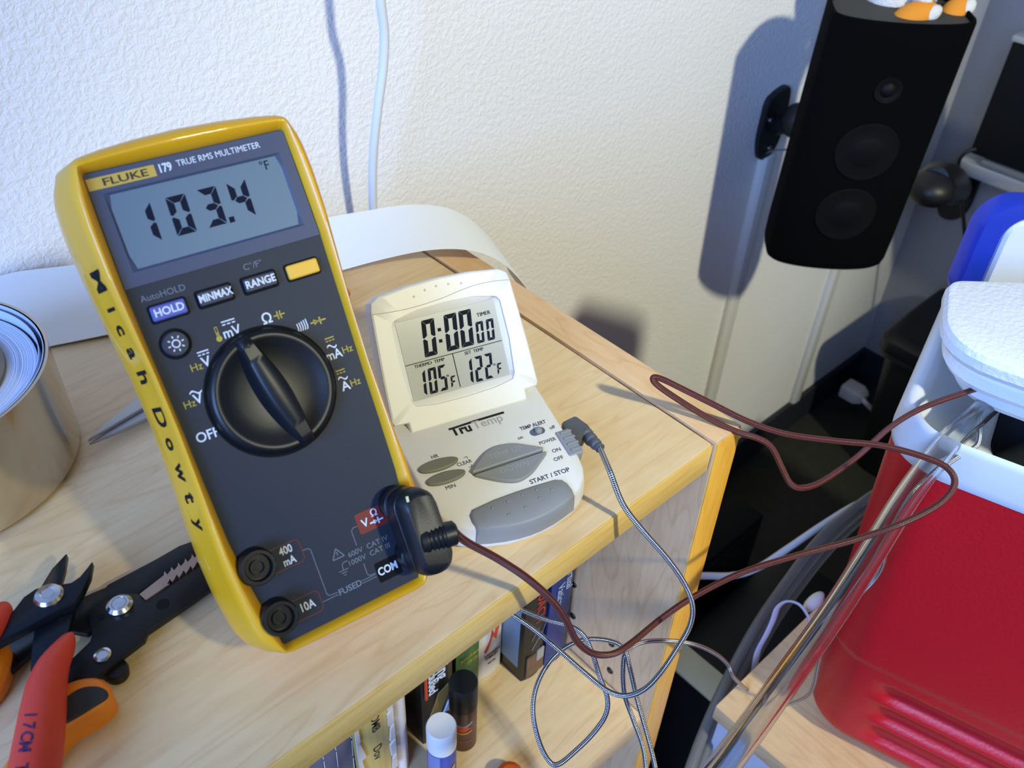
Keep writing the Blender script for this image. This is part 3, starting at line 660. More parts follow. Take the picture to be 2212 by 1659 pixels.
cp = [rb, W(1318, 1020, 'd', .385), W(1345, 1088, 'd', .388), W(1385, 1142, 'd', .392), W(1440, 1205, 'd', .400), W(1478, 1260, 'd', .408), W(1496, 1308, 'd', .414), W(1490, 1352, 'd', .420), W(1462, 1402, 'd', .424), W(1425, 1456, 'd', .428), W(1390, 1490, 'd', .434), W(1350, 1503, 'd', .442), W(1310, 1490, 'd', .450), W(1260, 1450, 'd', .458), W(1205, 1402, 'd', .465), W(1150, 1357, 'd', .470), W(1098, 1322, 'd', .476), W(1070, 1300, 'd', .482), W(1066, 1290, 'd', .488), W(1085, 1296, 'd', .490), W(1128, 1318, 'd', .486), W(1178, 1338, 'd', .480), W(1232, 1353, 'd', .474), W(1262, 1374, 'd', .470), W(1280, 1412, 'd', .468), W(1296, 1462, 'd', .466), W(1312, 1508, 'd', .464), W(1308, 1545, 'd', .462), W(1280, 1586, 'd', .460), W(1240, 1625, 'd', .458), W(1208, 1650, 'd', .458), W(1188, 1646, 'd', .460), W(1166, 1606, 'd', .464), W(1152, 1545, 'd', .470), W(1157, 1490, 'd', .476), W(1180, 1440, 'd', .482), W(1215, 1403, 'd', .486), W(1262, 1382, 'd', .488), W(1315, 1384, 'd', .486), W(1348, 1402, 'd', .482), W(1362, 1450, 'd', .478), W(1376, 1510, 'd', .474), W(1396, 1580, 'd', .470), W(1414, 1650, 'd', .468), W(1424, 1720, 'd', .47), W(1420, 1762, 'd', .475), W(1410, 1762, 'd', .48), W(1398, 1700, 'd', .482), W(1390, 1620, 'd', .482), W(1368, 1555, 'd', .482), W(1349, 1500, 'd', .482), W(1346, 1440, 'd', .482), W(1354, 1408, 'd', .484), W(1385, 1388, 'd', .490), W(1440, 1384, 'd', .505), W(1500, 1392, 'd', .52), W(1545, 1412, 'd', .54), W(1572, 1436, 'd', .555), W(1584, 1462, 'd', .570)]
cp += [W(x, y, 'z', -.2970) for x, y in ((1612, 1488), (1650, 1518), (1690, 1524))]
cp += [W(1740, 1506, 'd', .618), W(1758, 1478, 'd', .600), W(1768, 1430, 'd', .580), W(1786, 1380, 'd', .560), W(1840, 1305, 'd', .53), W(1890, 1250, 'd', .512), W(1908, 1215, 'd', .500), W(1915, 1180, 'd', .490), W(1960, 1080, 'd', .462), W(2035, 1012, 'd', .458), W(2080, 980, 'd', .462), W(2110, 962, 'd', .466), W(2116, 930, 'd', .472), W(2116, 905, 'd', .486), W(2120, 890, 'd', .52)]
MB().tube(spline(cp, 9), .0013, 10).build('braided_cable', SILV, pc, smooth=True, angle=80)
# ------------------------------------------------------------------ paper sheet
PAPER = mat('white_paper', (232, 232, 230), .6)
pth = math.radians(-20); pa = V((math.cos(pth), math.sin(pth), 0)); pbv = V((-pa.y, pa.x, 0))
F0 = W(750, 591, 'z', .012); F0.z = 0
prof_p = spline([(-.202, 0, .0008), (-.172, 0, .0010), (-.12, 0, .0020), (-.07, 0, .0060), (-.02, 0, .0130), (.02, 0, .0175), (.05, 0, .0180), (.074, 0, .0130), (.091, 0, .0035), (.104, 0, -.010), (.116, 0, -.028), (.125, 0, -.048)], 8)
vs = []; fs = []; nb = 8
for q_ in prof_p:
    for j in range(nb + 1):
        bb = min(.080 - .025 * max(0, min(1, (q_.x + .17) / .20)), (DW - .002 - F0.y - pa.y * q_.x) / pbv.y) * j / nb
        vs.append(F0 + pa * q_.x + pbv * bb + V((0, 0, q_.z + .004 * max(0, min(1, (q_.x + .1) / .1)) * (j / nb) ** 2 * 0)))
nr = len(prof_p)
top_i = lambda i, j: i * (nb + 1) + j
off_n = len(vs)
vs2 = [p - V((0, 0, .00035)) if i < nr * (nb + 1) else p for i, p in enumerate(vs)]
# thickness along the profile normal
vs2 = []
for i in range(nr):
    t = (prof_p[min(i + 1, nr - 1)] - prof_p[max(i - 1, 0)]).normalized(); nrm = pa * (-t.z) + V((0, 0, t.x))
    for j in range(nb + 1): vs2.append(vs[top_i(i, j)] - nrm * .0004)
for i in range(nr - 1):
    for j in range(nb):
        a, b_, c, d_ = top_i(i, j), top_i(i + 1, j), top_i(i + 1, j + 1), top_i(i, j + 1)
        fs += [(a, b_, c, d_), (off_n + d_, off_n + c, off_n + b_, off_n + a)]
for i in range(nr - 1):
    for j in (0, nb):
        a, b_ = top_i(i, j), top_i(i + 1, j); fs.append((a, off_n + a, off_n + b_, b_) if j == 0 else (b_, off_n + b_, off_n + a, a))
for j in range(nb):
    for i in (0, nr - 1):
        a, b_ = top_i(i, j), top_i(i, j + 1); fs.append((b_, off_n + b_, off_n + a, a) if i == 0 else (a, off_n + a, off_n + b_, b_))
tag(MB().add(vs + vs2, fs).build('paper_sheet', PAPER, smooth=True, angle=60), 'long white paper sheet lying behind the multimeter and curling over the shelf edge', 'paper')

# ------------------------------------------------------------------ tape roll
TC = V((-.2985, .2165, .0023))
tr = thing('tape_roll', 'large roll of shiny aluminium foil tape lying flat at the left edge', 'tape', TC)
FOIL = mat('brushed_foil', (206, 196, 178), .17, 1); LINER = mat('liner_paper', (196, 206, 226), .38); CORE = mat('card_core', (120, 104, 84), .8)
N_ = 96; Ht = .0500
def circ(r, z_, ex=0): return [(r * math.cos(2 * PI * i / N_) , r * math.sin(2 * PI * i / N_), z_) for i in range(N_)]
rings = [circ(.0385, 0), circ(.0555, 0), circ(.0568, .0004), circ(.0568, Ht - .0030), circ(.0566, Ht - .0030)]
MB().loft([circ(.0385, .0), circ(.0568, 0), circ(.0568, Ht), circ(.0556, Ht)], False, False).build('outer_wrap', FOIL, tr, smooth=True, angle=35)
prf = [(.0385, Ht - .0060)]
for k in range(26):
    r = .0392 + k * .00046; prf += [(r, Ht - .0058 + .0003 * random.random()), (r + .00038, Ht - .0058 + .0003 * random.random())]
prf += [(.0512, Ht - .0058)]
MB().lathe(prf, N_, cap0=False, cap1=False).build('wound_layers', LINER, tr, smooth=True, angle=25)
# loose outer turns standing a little proud
for r, dz in ((.0528, -.0012), (.0549, 0)):
    MB().loft([circ(r - .0004, .002), circ(r - .0004, Ht + dz), circ(r, Ht + dz), circ(r, .002)], False, False).build('loose_turn', LINER, tr, smooth=True, angle=35)
MB().loft([circ(.0512, .006), circ(.0550, .006)], False, False).build('gap_floor', LINER, tr)
MB().loft([circ(.0362, 0), circ(.0386, 0), circ(.0386, Ht - .004), circ(.0362, Ht - .004), circ(.0362, 0)], False, False).build('core', CORE, tr, smooth=True, angle=35)

# ------------------------------------------------------------------ scissors
sci = thing('scissors', 'steel scissors with red handles lying half hidden behind the multimeter', 'scissors')
tip = W(191, 957, 'z', .004); hd = W(752, 602, 'z', .006)
sd = (hd - tip); sd.z = 0; SL = sd.length; sd.normalize(); sn = V((-sd.y, sd.x, 0))
def S2(a, b, z_): return tip + sd * a + sn * b + V((0, 0, z_ - tip.z))
for sg, z0 in ((1, .0042), (-1, .0022)):
    P_ = [(0, 0), (.012, .0035 * sg), (.035, .0075 * sg), (.075, .0095 * sg), (.105, .008 * sg), (.105, -.002 * sg), (.03, -.0012 * sg)]
    P_ = ccw(P_); mb = MB().loft([[S2(a, b_, z0) for a, b_ in P_], [S2(a, b_, z0 + .0018) for a, b_ in P_]]); mb.build('blade', mat('scissor_steel', (176, 174, 172), .45, .7), sci, bevel=.0004)
MB().lathe([(.0035, 0), (.0035, .002), (.002, .0027)], 16, S2(.092, .002, .0055)).build('pivot_screw', CHROME, sci, smooth=True, angle=35)
RED = mat('red_plastic', (196, 48, 34), .4)
for sg in (1, -1):
    loop = [S2(.100 + .001, .004 * sg, .007), S2(.112, .007 * sg, .008), S2(.128, .014 * sg, .008), S2(.145, .015 * sg, .008), S2(.155, .010 * sg, .008), S2(.148, .004 * sg, .008), S2(.130, .004 * sg, .008), S2(.112, .003 * sg, .0075)]
    MB().tube(spline(loop, 6, True), .0042, 12, False, ).build('handle', RED, sci, smooth=True, angle=80)

# ------------------------------------------------------------------ wire strippers
def C5(x, y): return (x * .3369, 1100 + y * .3369)
def zpoly(pts, z_): return ccw([(p.x, p.y) for p in (W(*C5(x, y), 'z', z_) for x, y in pts)])
def smooth_poly(P_): return [(p.x, p.y) for p in spline([(x, y, 0) for x, y in P_], 4, True)]
BT = mat('black_oxide_steel', (24, 24, 27), .45, .3); ORG = mat('orange_grip', (236, 132, 20), .5); DGR = mat('charcoal_grip', (44, 46, 46), .7)
ws = thing('wire_strippers', 'black wire strippers with yellow-orange grips, jaws running under the multimeter', 'pliers')
jawA = [(676, 500), (690, 482), (860, 392), (1000, 318), (1150, 232), (1230, 205), (1300, 190), (1420, 150), (1520, 130), (1500, 190), (1330, 270), (1050, 428), (890, 540), (920, 600), (900, 690), (780, 760), (640, 740), (560, 800), (440, 778), (300, 860), (200, 920), (30, 1075), (-120, 1180), (-180, 1080), (20, 850), (240, 740), (470, 590), (600, 530)]
jawB = [(890, 545), (935, 588), (1090, 490), (1335, 330), (1500, 235), (1530, 330), (1400, 470), (1200, 610), (945, 785), (925, 835), (800, 930), (645, 1062), (560, 1130), (380, 1230), (300, 1180), (455, 965), (575, 850), (592, 800), (572, 690), (620, 628), (760, 540)]
MB().prism(zpoly(jawA, .0045), .0018, .0045).build('upper_jaw', BT, ws, bevel=.0005)
MB().prism(zpoly(jawB, .0075), .0046, .0078).build('lower_jaw', BT, ws, bevel=.0005)
teeth = [(895, 545), (1050, 425)]
for k in range(6):
    x = 1055 + k * 44; y = 418 - k * 27; teeth += [(x, y - 20), (x + 18, y + 2), (x + 40, y - 25)]
teeth += [(1340, 260), (1352, 318)]
for k in range(6):
    x = 1325 - k * 44; y = 326 + k * 28; teeth += [(x, y), (x - 16, y - 18), (x - 34, y + 16)]
teeth += [(1090, 478), (935, 582)]
MB().prism(zpoly(teeth, .0082), .0046, .0083).build('stripping_edge', mat('worn_steel', (176, 150, 130), .4, .8), ws)
def disc(name, x, y, z_, prof, m, par, n=28):
    return MB().lathe([(r, z_ + dz) for r, dz in prof], n, tuple(W(*C5(x, y), 'z', z_).xy) + (0,)).build(name, m, par, smooth=True, angle=30)
disc('pivot_bolt', 770, 622, .0078, [(.0048, 0), (.0048, .0010), (.0036, .0021), (.0028, .0021), (.0026, .0018), (.0024, .0021), (.0003, .0022)], CHROME, ws)
disc('rivet', 660, 940, .0078, [(.0031, 0), (.0030, .0008), (.0021, .0011), (.0018, .0006), (.0004, .0006)], CHROME, ws)
disc('hole', 1045, 608, .0078, [(.0024, 0), (.0024, .00012), (.0004, .00013)], BLACKM, ws)
disc('hole', 650, 690, .0078, [(.0014, 0), (.0014, .00012), (.0004, .00013)], BLACKM, ws)
disc('spring_stop', 745, 1035, .0030, [(.0040, -.003), (.0044, 0), (.0040, .0018), (.0006, .0022)], BLACK, ws)
gripo = [(415, 1105), (520, 1070), (620, 1068), (690, 1110), (712, 1165), (690, 1220), (610, 1290), (430, 1400), (300, 1560), (150, 1780), (-60, 1780), (100, 1500), (260, 1250), (330, 1160)]
gripi = [(430, 1200), (520, 1145), (620, 1135), (685, 1165), (680, 1205), (600, 1265), (440, 1360), (340, 1420), (300, 1500), (180, 1700), (80, 1700), (200, 1480), (330, 1290)]
MB().prism(smooth_poly(zpoly(gripo, .0125)), .0020, .0125, .0018).build('grip', ORG, ws, smooth=True, angle=50)
MB().prism(smooth_poly(zpoly(gripi, .0128)), .0100, .0132, .0005).build('grip_inlay', DGR, ws, smooth=True, angle=40)
g2 = [(-20, 850), (45, 850), (40, 930), (10, 1050), (-100, 1200), (-260, 1320), (-300, 1180), (-120, 960)]
MB().prism(smooth_poly(zpoly(g2, .0105)), .0015, .0105, .0018).build('grip', ORG, ws, smooth=True, angle=50)

# ------------------------------------------------------------------ flush cutters
fc = thing('flush_cutters', 'small side cutters with pinkish red handles lying on top of the wire strippers', 'pliers')
BLU = mat('blued_steel', (22, 28, 36), .35, .4)
jl = [(428, 275), (412, 380), (385, 470), (330, 640), (480, 590), (470, 640), (440, 780), (420, 900), (330, 960), (190, 1040), (205, 850), (225, 700), (250, 560), (262, 490), (330, 380)]
jr = [(592, 325), (575, 420), (530, 520), (480, 600), (330, 670), (150, 770), (0, 850), (-160, 930), (-200, 800), (0, 752), (150, 560), (230, 505), (390, 478), (455, 468), (510, 430), (560, 370)]
MB().prism(zpoly(jl, .0130), .0092, .0130).build('jaw', BLU, fc, bevel=.0007)
MB().prism(zpoly(jr, .0172), .0132, .0172).build('jaw', BLU, fc, bevel=.0007)
disc('pivot_rivet', 315, 560, .0172, [(.0052, 0), (.0052, .0008), (.0044, .0020), (.0026, .0024), (.0022, .0021), (.0004, .0021)], CHROME, fc)
disc('hole', 392, 706, .0130, [(.0011, 0), (.0011, .0001), (.0003, .00011)], BLACKM, fc)
HRED = mat('coral_handle', (214, 62, 44), .48)
def gripped(name, ctr, rad, flat=1.0):
    pts = spline([W(*C5(x, y), 'z', z_) for x, y, z_ in ctr], 8); rr = []
    for i in range(len(pts)):
        t = i / (len(pts) - 1) * (len(rad) - 1); k = min(int(t), len(rad) - 2); rr.append(rad[k] + (rad[k + 1] - rad[k]) * (t - k))
    return MB().tube(pts, rr, 20, flat=flat).build(name, HRED, fc, smooth=True, angle=60)
h1 = gripped('handle', [(462, 792, .0165), (440, 830, .0165), (400, 905, .0170), (340, 1010, .0175), (300, 1130, .0180), (275, 1300, .0185), (250, 1480, .0185), (220, 1680, .0180), (190, 1900, .0170)], [.0006, .0025, .0041, .0054, .0064, .0071, .0075, .0078, .0080])
gripped('handle', [(40, 600, .0165), (20, 640, .0165), (-30, 720, .0165), (-120, 850, .0165), (-250, 1000, .0160)], [.0008, .0036, .0050, .0062, .0066])
PUR = mat('purple_ink', (84, 36, 78), .6)
ha, hb = W(*C5(180, 1290), 'z', .0235), W(*C5(130, 1700), 'z', .0235)
hx = (hb - ha).normalized(); hn = (CAM - ha).normalized(); hy = hn.cross(hx).normalized(); hn = hx.cross(hy)
for i, ch in enumerate('17CM T'):
    if ch == ' ': continue
    p = W(*C5(192 - i * 12, 1318 + i * 68), 'd', .20)
    text(ch, .0036, PUR, h1, 0, 0, 0, name='handwriting', bold=.0001, M=frame(p, hx, hy, hn), proj=(h1, (W(*C5(192 - i * 12, 1318 + i * 68), 'd', 1) - CAM).normalized()))

# ------------------------------------------------------------------ white cable on the wall
wc = [W(822, -160, 'y', .298), W(822, -60, 'y', .300), W(822, 0, 'y', .302), W(830, 70, 'y', .305), W(828, 140, 'y', .308), W(818, 220, 'y', .312), W(809, 300, 'y', .317), W(805, 370, 'y', .322), W(806, 450, 'y', .327), W(812, 560, 'y', .332), W(815, 800, 'y', .338)]
tag(MB().tube(spline(wc, 8), .0031, 14).build('wall_cable', mat('white_cable', (214, 218, 226), .4), smooth=True, angle=80), 'white cable hanging down the wall behind the bookshelf', 'cable')

# ------------------------------------------------------------------ books and tubes on the lower shelf
ZS = -HS
def book(name, label, a, b, cm, h=.205, dep=.13, pages=(226, 220, 204), dy=0, soft=False):
    A, B = W(*a, 'z', ZS), W(*b, 'z', ZS); x0, x1 = A.x, B.x; y = (A.y + B.y) / 2 + dy
    t = thing(name, label, 'book', (x0, y, ZS + .0003), 'books on the lower shelf'); w = x1 - x0; c = .0016
    cv = MB(); n = 6
    sp = [(0, .004)] + [(w * i / n, .0016 * (2 * i / n - 1) ** 2) for i in range(n + 1)] + [(w, .004)]
    outl = [(0, dep)] + [(w * i / n, .0022 * (2 * i / n - 1) ** 2) for i in range(n + 1)] + [(w, dep), (w - c, dep), (w - c, .004), (c, .004), (c, dep)]
    cv.prism(ccw(outl), 0, h).build('cover', cm, t)
    MB().box(c, w - c, .0045, dep - .004, .002, h - .003).build('page_block', mat('page_edges', pages, .8), t)
    return t, w
def spine_text(t, w, s, zc, h, m, xoff=.5, bold=0, up=False, sx=1.0):
    # lettering runs down the spine, facing the viewer (-y)
    M = frame((w * xoff, -.0001, zc), (0, 0, -1), (1, 0, 0), (0, -1, 0)) if not up else frame((w * xoff, -.0001, zc), (1, 0, 0), (0, 0, 1), (0, -1, 0))
    text(s, h, m, t, 0, 0, 0, M=M, bold=bold, sx=sx)
OCH = mat('ochre_print', (168, 132, 66), .6); ORP = mat('orange_red_print', (206, 72, 36), .6); SIL = mat('silver_print', (170, 176, 190), .6); CREAM = mat('cream_print', (206, 200, 176), .6)
t, w = book('hardback_book', 'thick dark blue book at the right end of the lower shelf row', (1176, 1440), (1226, 1411), mat('blue_cover', (30, 48, 104), .4))
spine_text(t, w, 'pn', .122, .012, CREAM, .60); spine_text(t, w, 'Virtual', .088, .0062, SIL, .70); spine_text(t, w, 'Vatican', .074, .0062, SIL, .32)
spine_text(t, w, 'R', .042, .004, ORP, .45)
t, w = book('paperback_book', 'black paperback with red spine lettering beside the blue book', (1130, 1478), (1174, 1440), mat('black_cover', (20, 19, 18), .4), .190)
spine_text(t, w, 'MARY ROACH', .094, .0078, mat('red_letter', (172, 48, 36), .6), .55, .0001)
MB().box(-.0003, .0002, .006, .110, .012, .17).build('back_cover_print', mat('pale_blue_print', (122, 140, 152), .5), t)
MB().box(-.0005, .0001, .030, .075, .034, .062).build('barcode', mat('barcode_white', (176, 176, 180), .5), t)
MB().box(w * .12, w * .9, -.0004, .0006, .003, .026).build('spine_picture', mat('brown_picture', (126, 96, 70), .5, vary=(220, (70, 52, 40))), t)
MB().box(w * .56, w * .88, -.0006, .0004, .016, .027).build('spine_picture', mat('pale_picture', (150, 150, 146), .5), t)
segs('publisher_mark', SIL, [(.3 * w, .033, .8 * w, .050), (.25 * w, .044, .55 * w, .054), (.6 * w, .040, .9 * w, .056)], .0003, t, 0).matrix_local = frame((0, -.0003, 0), (1, 0, 0), (0, 0, 1), (0, -1, 0))
t, w = book('paperback_book', 'white paperback with a red zigzag publisher mark on its spine', (1038, 1475), (1083, 1437), mat('white_cover', (214, 208, 206), .5), .200)
zz_ = MB(); P_ = [(.18, .030), (.30, .031), (.50, .044), (.66, .038), (.80, .053), (.62, .052), (.58, .044), (.46, .052), (.40, .042)]
zz_.loft([[(x * w, y_, z_) for x, z_ in P_] for y_ in (-.0004, .0008)]).build('publisher_mark', ORP, t)
spine_text(t, w, 'ADDISON', .0250, .0024, NB, .5, .00008, True, .95); spine_text(t, w, 'WESLEY', .0214, .0024, NB, .5, .00008, True, .95); spine_text(t, w, 'SERIES', .0150, .0018, NB, .5, 0, True)
spine_text(t, w, 'W', .0620, .008, NB, .5, .0005, True)
t, w = book('paperback_book', 'green paperback with gold script, behind the dark lip balm tube', (990, 1522), (1036, 1484), mat('green_cover', (62, 108, 56), .45), .200)
spine_text(t, w, 'spoken', .046, .0038, YINK, .5, 0, True); spine_text(t, w, 'daily', .040, .0038, YINK, .62, 0, True)
t, w = book('manual_book', 'wide black manual with white lettering and an ochre diamond on its spine', (917, 1611), (984, 1566), mat('charcoal_cover', (28, 27, 25), .45), .200)
spine_text(t, w, 'servicing', .082, .0090, WINK, .62, .0002, sx=.9); spine_text(t, w, 'included', .068, .0070, WINK, .30, .0002, sx=.9)
MB().box(.06 * w, .13 * w, -.0004, .0008, .052, .110).build('orange_stripe', ORP, t)
MB().loft([[(x * w, y_, z_) for x, z_ in ((.10, .022), (.52, .026), (.92, .052), (.48, .050))] for y_ in (-.0004, .0008)]).build('ochre_diamond', OCH, t)
MB().loft([[(x * w, y_, z_) for x, z_ in ((.62, .024), (.86, .022), (.86, .034))] for y_ in (-.0004, .0008)]).build('pale_triangle', WINK, t)
# folded white booklet
A = W(888, 1648, 'z', ZS); bkx0, bkx1, bky = A.x - .012, A.x + .0005, A.y - .002
t = thing('folded_booklet', 'white folded booklet standing between the black manual and the yellow book', 'booklet', (bkx0, bky, ZS + .0003))
fold = [(.001, .12), (.001, .012), (.0016, .004), (.004, .0006), (.0075, 0), (.0105, .002), (.0115, .006), (.0118, .12), (.0096, .12), (.0092, .008), (.0078, .0036), (.0056, .0034), (.0038, .008), (.003, .12)]
MB().prism(ccw(fold), 0, .158).build('folded_cover', mat('booklet_white', (222, 214, 216), .6), t, smooth=True, angle=50)
B0 = W(0, 0, 'z', ZS)
x1 = bkx0 - .0006; 
def book_at(name, label, x0, x1, y, cm, h, dep=.13):
    t = thing(name, label, 'book', (x0, y, ZS + .0003), 'books on the lower shelf'); w = x1 - x0; c = .0016; n = 6
    outl = [(0, dep)] + [(w * i / n, .0022 * (2 * i / n - 1) ** 2) for i in range(n + 1)] + [(w, dep), (w - c, dep), (w - c, .004), (c, .004), (c, dep)]
    MB().prism(ccw(outl), 0, h).build('cover', cm, t)
    MB().box(c, w - c, .0045, dep - .004, .002, h - .003).build('page_block', mat('page_edges', (226, 220, 204), .8), t)
    return t, w
t, w = book_at('torn_paperback', 'tattered yellow book with a torn spine', x1 - .025, x1, bky - .002, mat('yellow_cover', (218, 190, 84), .6, vary=(18, (188, 164, 120))), .170)
spine_text(t, w, 'McCOMB', .088, .0056, INK, .52, .00005); spine_text(t, w, 'Dov', .050, .006, INK, .50)
for k in range(9):
    z0 = .018 + k * .0165; mb = MB().loft([[(w * xx, y_, zz2) for xx, zz2 in ((.86, z0), (1.0, z0 + .001), (1.0, z0 + .016), (.90 - .05 * (k % 2), z0 + .012))] for y_ in (-.0006, .0010)]); mb.build('torn_strip', mat('torn_paper', (212, 200, 186), .8), t)
for k in range(8):
    z0 = .015 + k * .019; MB().loft([[(w * xx, y_, zz2) for xx, zz2 in ((0, z0), (.10 + .05 * (k % 3), z0 + .002), (.08, z0 + .019), (0, z0 + .019))] for y_ in (-.0006, .0010)]).build('torn_strip', mat('torn_paper', (212, 200, 186), .8), t)
x2 = x1 - .0262
t, w = book_at('cracked_paperback', 'grey-blue paperback with white crease lines down its spine', x2 - .030, x2, bky - .001, mat('slate_blue_cover', (96, 100, 124), .5), .168)
for xx in (.06, .36, .62, .95):
    segs('crease_line', WINK, [(w * (xx + .02 * math.sin(k * 2.1)), .01 + .018 * k, w * (xx + .02 * math.sin((k + 1) * 2.1)), .01 + .018 * (k + 1) - .002) for k in range(8)], .00022, t, 0).matrix_local = frame((0, -.0005, 0), (1, 0, 0), (0, 0, 1), (0, -1, 0))
x3 = x2 - .0312
book_at('navy_paperback', 'dark navy book at the left of the grey-blue paperback', x3 - .020, x3, bky, mat('navy_cover', (26, 26, 44), .4), .180)
# lip balm tubes
def balm(name, label, px, py, z_top, capm, bodym, side, cap_h=.023):
    c = W(px, py, 'z', z_top); t = thing(name, label, 'lip balm', (c.x, c.y, ZS + .0002), 'lip balm tubes on the lower shelf')
    Hh = z_top - ZS - .0002; r = .0086
    MB().lathe([(r * .93, 0), (r, .001), (r, Hh - cap_h)], 36).build('barrel', bodym, t, smooth=True, angle=35)
    MB().lathe([(r * 1.02, Hh - cap_h), (r * 1.02, Hh - .0012), (r * .95, Hh), (.0001, Hh)], 36).build('cap', capm, t, smooth=True, angle=35)
    return t, Hh, r
MARO = mat('maroon_label', (84, 34, 28), .35); BALB = mat('blue_label', (36, 68, 160), .35)
t, Hh, r = balm('lip_balm_tube', 'dark brown lip balm tube with a black cap standing in front of the green book', 1001, 1472, -.182, BLACK, MARO, 0)
def wrap(t, name, m, z0, z1, a0, a1, r, top=None, n=14):
    b = MB(); rr = r + .00008
    for i in range(n):
        t0, t1 = i / n, (i + 1) / n; aa, ab = a0 + (a1 - a0) * t0, a0 + (a1 - a0) * t1
        f0, f1 = (top(t0), top(t1)) if top else ((0, 1), (0, 1))
        P = lambda a, f: (rr * math.cos(a), rr * math.sin(a), z0 + (z1 - z0) * f)
        b.add([P(aa, f0[0]), P(ab, f1[0]), P(ab, f1[1]), P(aa, f0[1])], [(0, 1, 2, 3)])
    return b.build(name, m, t, recalc=False)
ca = math.atan2(CAM.y - .06, CAM.x + .11)
wrap(t, 'label_emblem', mat('emblem_blue', (130, 150, 170), .4), .028, .0355, ca - .75, ca + .75, r, lambda s_: (.55 - .5 * math.sin(s_ * PI), .78 - .4 * math.sin(s_ * PI) + .2 * abs(s_ - .5)))
wrap(t, 'label_emblem', mat('emblem_red', (206, 58, 34), .4), .024, .031, ca - .7, ca + .7, r + .00006, lambda s_: (.5 - .5 * math.sin(s_ * PI), .5 + .35 * math.sin(s_ * PI)))
wrap(t, 'label_emblem', mat('emblem_yellow', (196, 160, 52), .4), .0215, .0245, ca - .72, ca + .72, r + .00012, lambda s_: (.6 - .6 * math.sin(s_ * PI), 1 - .5 * math.sin(s_ * PI)))
for i, ch in enumerate('cherry'):
    a = ca + (i - 2.5) * .24; nn = V((math.cos(a), math.sin(a), 0)); text(ch, .0026, mat('dim_red_print', (150, 110, 100), .5), t, 0, 0, 0, M=frame(nn * (r + .0001) + V((0, 0, .0125)), V((-nn.y, nn.x, 0)), (0, 0, 1), nn))
t, Hh, r = balm('lip_balm_tube', 'blue lip balm tube with a white cap in front of the black manual', 953, 1567, -.182, WHITE, BALB, 0, .020)
ca = math.atan2(CAM.y - .07, CAM.x + .14)
wrap(t, 'label_stripe', mat('pale_blue_stripe', (110, 128, 180), .4), .002, Hh - .021, ca - 1.2, ca - .15, r)
wrap(t, 'label_swoosh', mat('label_red', (190, 60, 50), .4), .018, .034, ca - .1, ca + 1.0, r + .00006, lambda s_: (.0 + .5 * s_, .25 + .75 * s_))
wrap(t, 'label_swoosh', mat('label_yellow', (214, 186, 60), .4), .021, .034, ca - .1, ca + 1.0, r + .0001, lambda s_: (.05 + .5 * s_, .12 + .75 * s_))
oc = W(1102, 1668, 'z', ZS + .012)
t = thing('orange_cap', 'small orange plastic cap on the lower shelf at the bottom edge', 'cap', (oc.x, oc.y, ZS + .0002))
MB().lathe([(.0090, 0), (.0090, .007), (.0080, .010), (.0050, .0118), (.0002, .0122)], 14).build('cap_body', mat('orange_plastic', (204, 84, 22), .35), t, smooth=True, angle=25)
MB().lathe([(.0100, 0), (.0100, .0022), (.0090, .0026)], 28, cap0=True, cap1=False).build('cap_skirt', mat('orange_plastic', (204, 84, 22), .35), t, smooth=True, angle=30)

# ------------------------------------------------------------------ wall speaker
SPK = mat('speaker_cloth', (7, 7, 7), .9, spec=.06, bump=(2500, .5, .0003)); SPC = mat('speaker_shell', (15, 15, 16), .42)
BLc = V((.473, .266, -.215)); BRc = V((.562, .175, -.215)); sx_ = (BRc - BLc).normalized(); sy_ = V((-sx_.y, sx_.x, 0))
sp_o = (BLc + BRc) / 2; sw = (BRc - BLc).length / 2
tilt = math.radians(4)
spk = thing('wall_speaker', 'black oval wall speaker with three drivers mounted on the white wall', 'speaker', frame(sp_o, sx_, sy_, (0, 0, 1)) @ Matrix.Rotation(tilt, 4, 'X'))
SH = .264
def dsec(k, z_, n=20, dep=.075, bul=.022):
    pts = []
    for i in range(n + 1):      # front arc, right to left
        a = math.radians(-90 + 180 * i / n)
        pts.append((math.sin(-a) * sw * k * (abs(math.cos(a)) ** .0), -bul * k * math.cos(a) ** .8 if math.cos(a) > 0 else 0, z_))
    for i in range(1, n):       # back arc, left to right
        a = math.radians(-90 + 180 * i / n)
        pts.append((math.sin(a) * sw * k, (dep * math.cos(a) ** .7) * k, z_))
    return pts
MB().loft([dsec(.90, 0), dsec(.965, .003), dsec(.99, .009), dsec(1.0, .030), dsec(1.0, SH - .02), dsec(1.0, SH - .003), dsec(.985, SH), dsec(.95, SH), dsec(.94, SH - .004), dsec(.90, SH - .005)]).build('cabinet', SPK, spk, smooth=True, angle=40)
MB().loft([dsec(.93, SH - .0038), dsec(.6, SH - .0034), dsec(.02, SH - .0032)], False, True).build('top_plate', mat('dark_grey_top', (52, 50, 44), .7), spk, smooth=True)
def driver(name, z_, r, dome):
    y0 = -.0298; b = MB()
    pr = [(r, 0), (r * .98, .0012), (r * .9, .0012), (r * .55, -.0000), (r * .45, .0016 * dome), (r * .25, .0030 * dome), (.0004, .0036 * dome)]
    rings = []
    for rad, h_ in pr:
        ring = []
        for i in range(40):
            x = rad * math.cos(2 * PI * i / 40); zz3 = rad * math.sin(2 * PI * i / 40); cy = -.022 * max(0.01, 1 - (x / sw) ** 2) ** .4
            ring.append((x, cy - h_ - .0003, z_ + zz3))
        rings.append(ring)
    b.loft(rings, False, True).build(name, mat('driver_cone', (9, 9, 9), .6, spec=.2), spk, smooth=True)
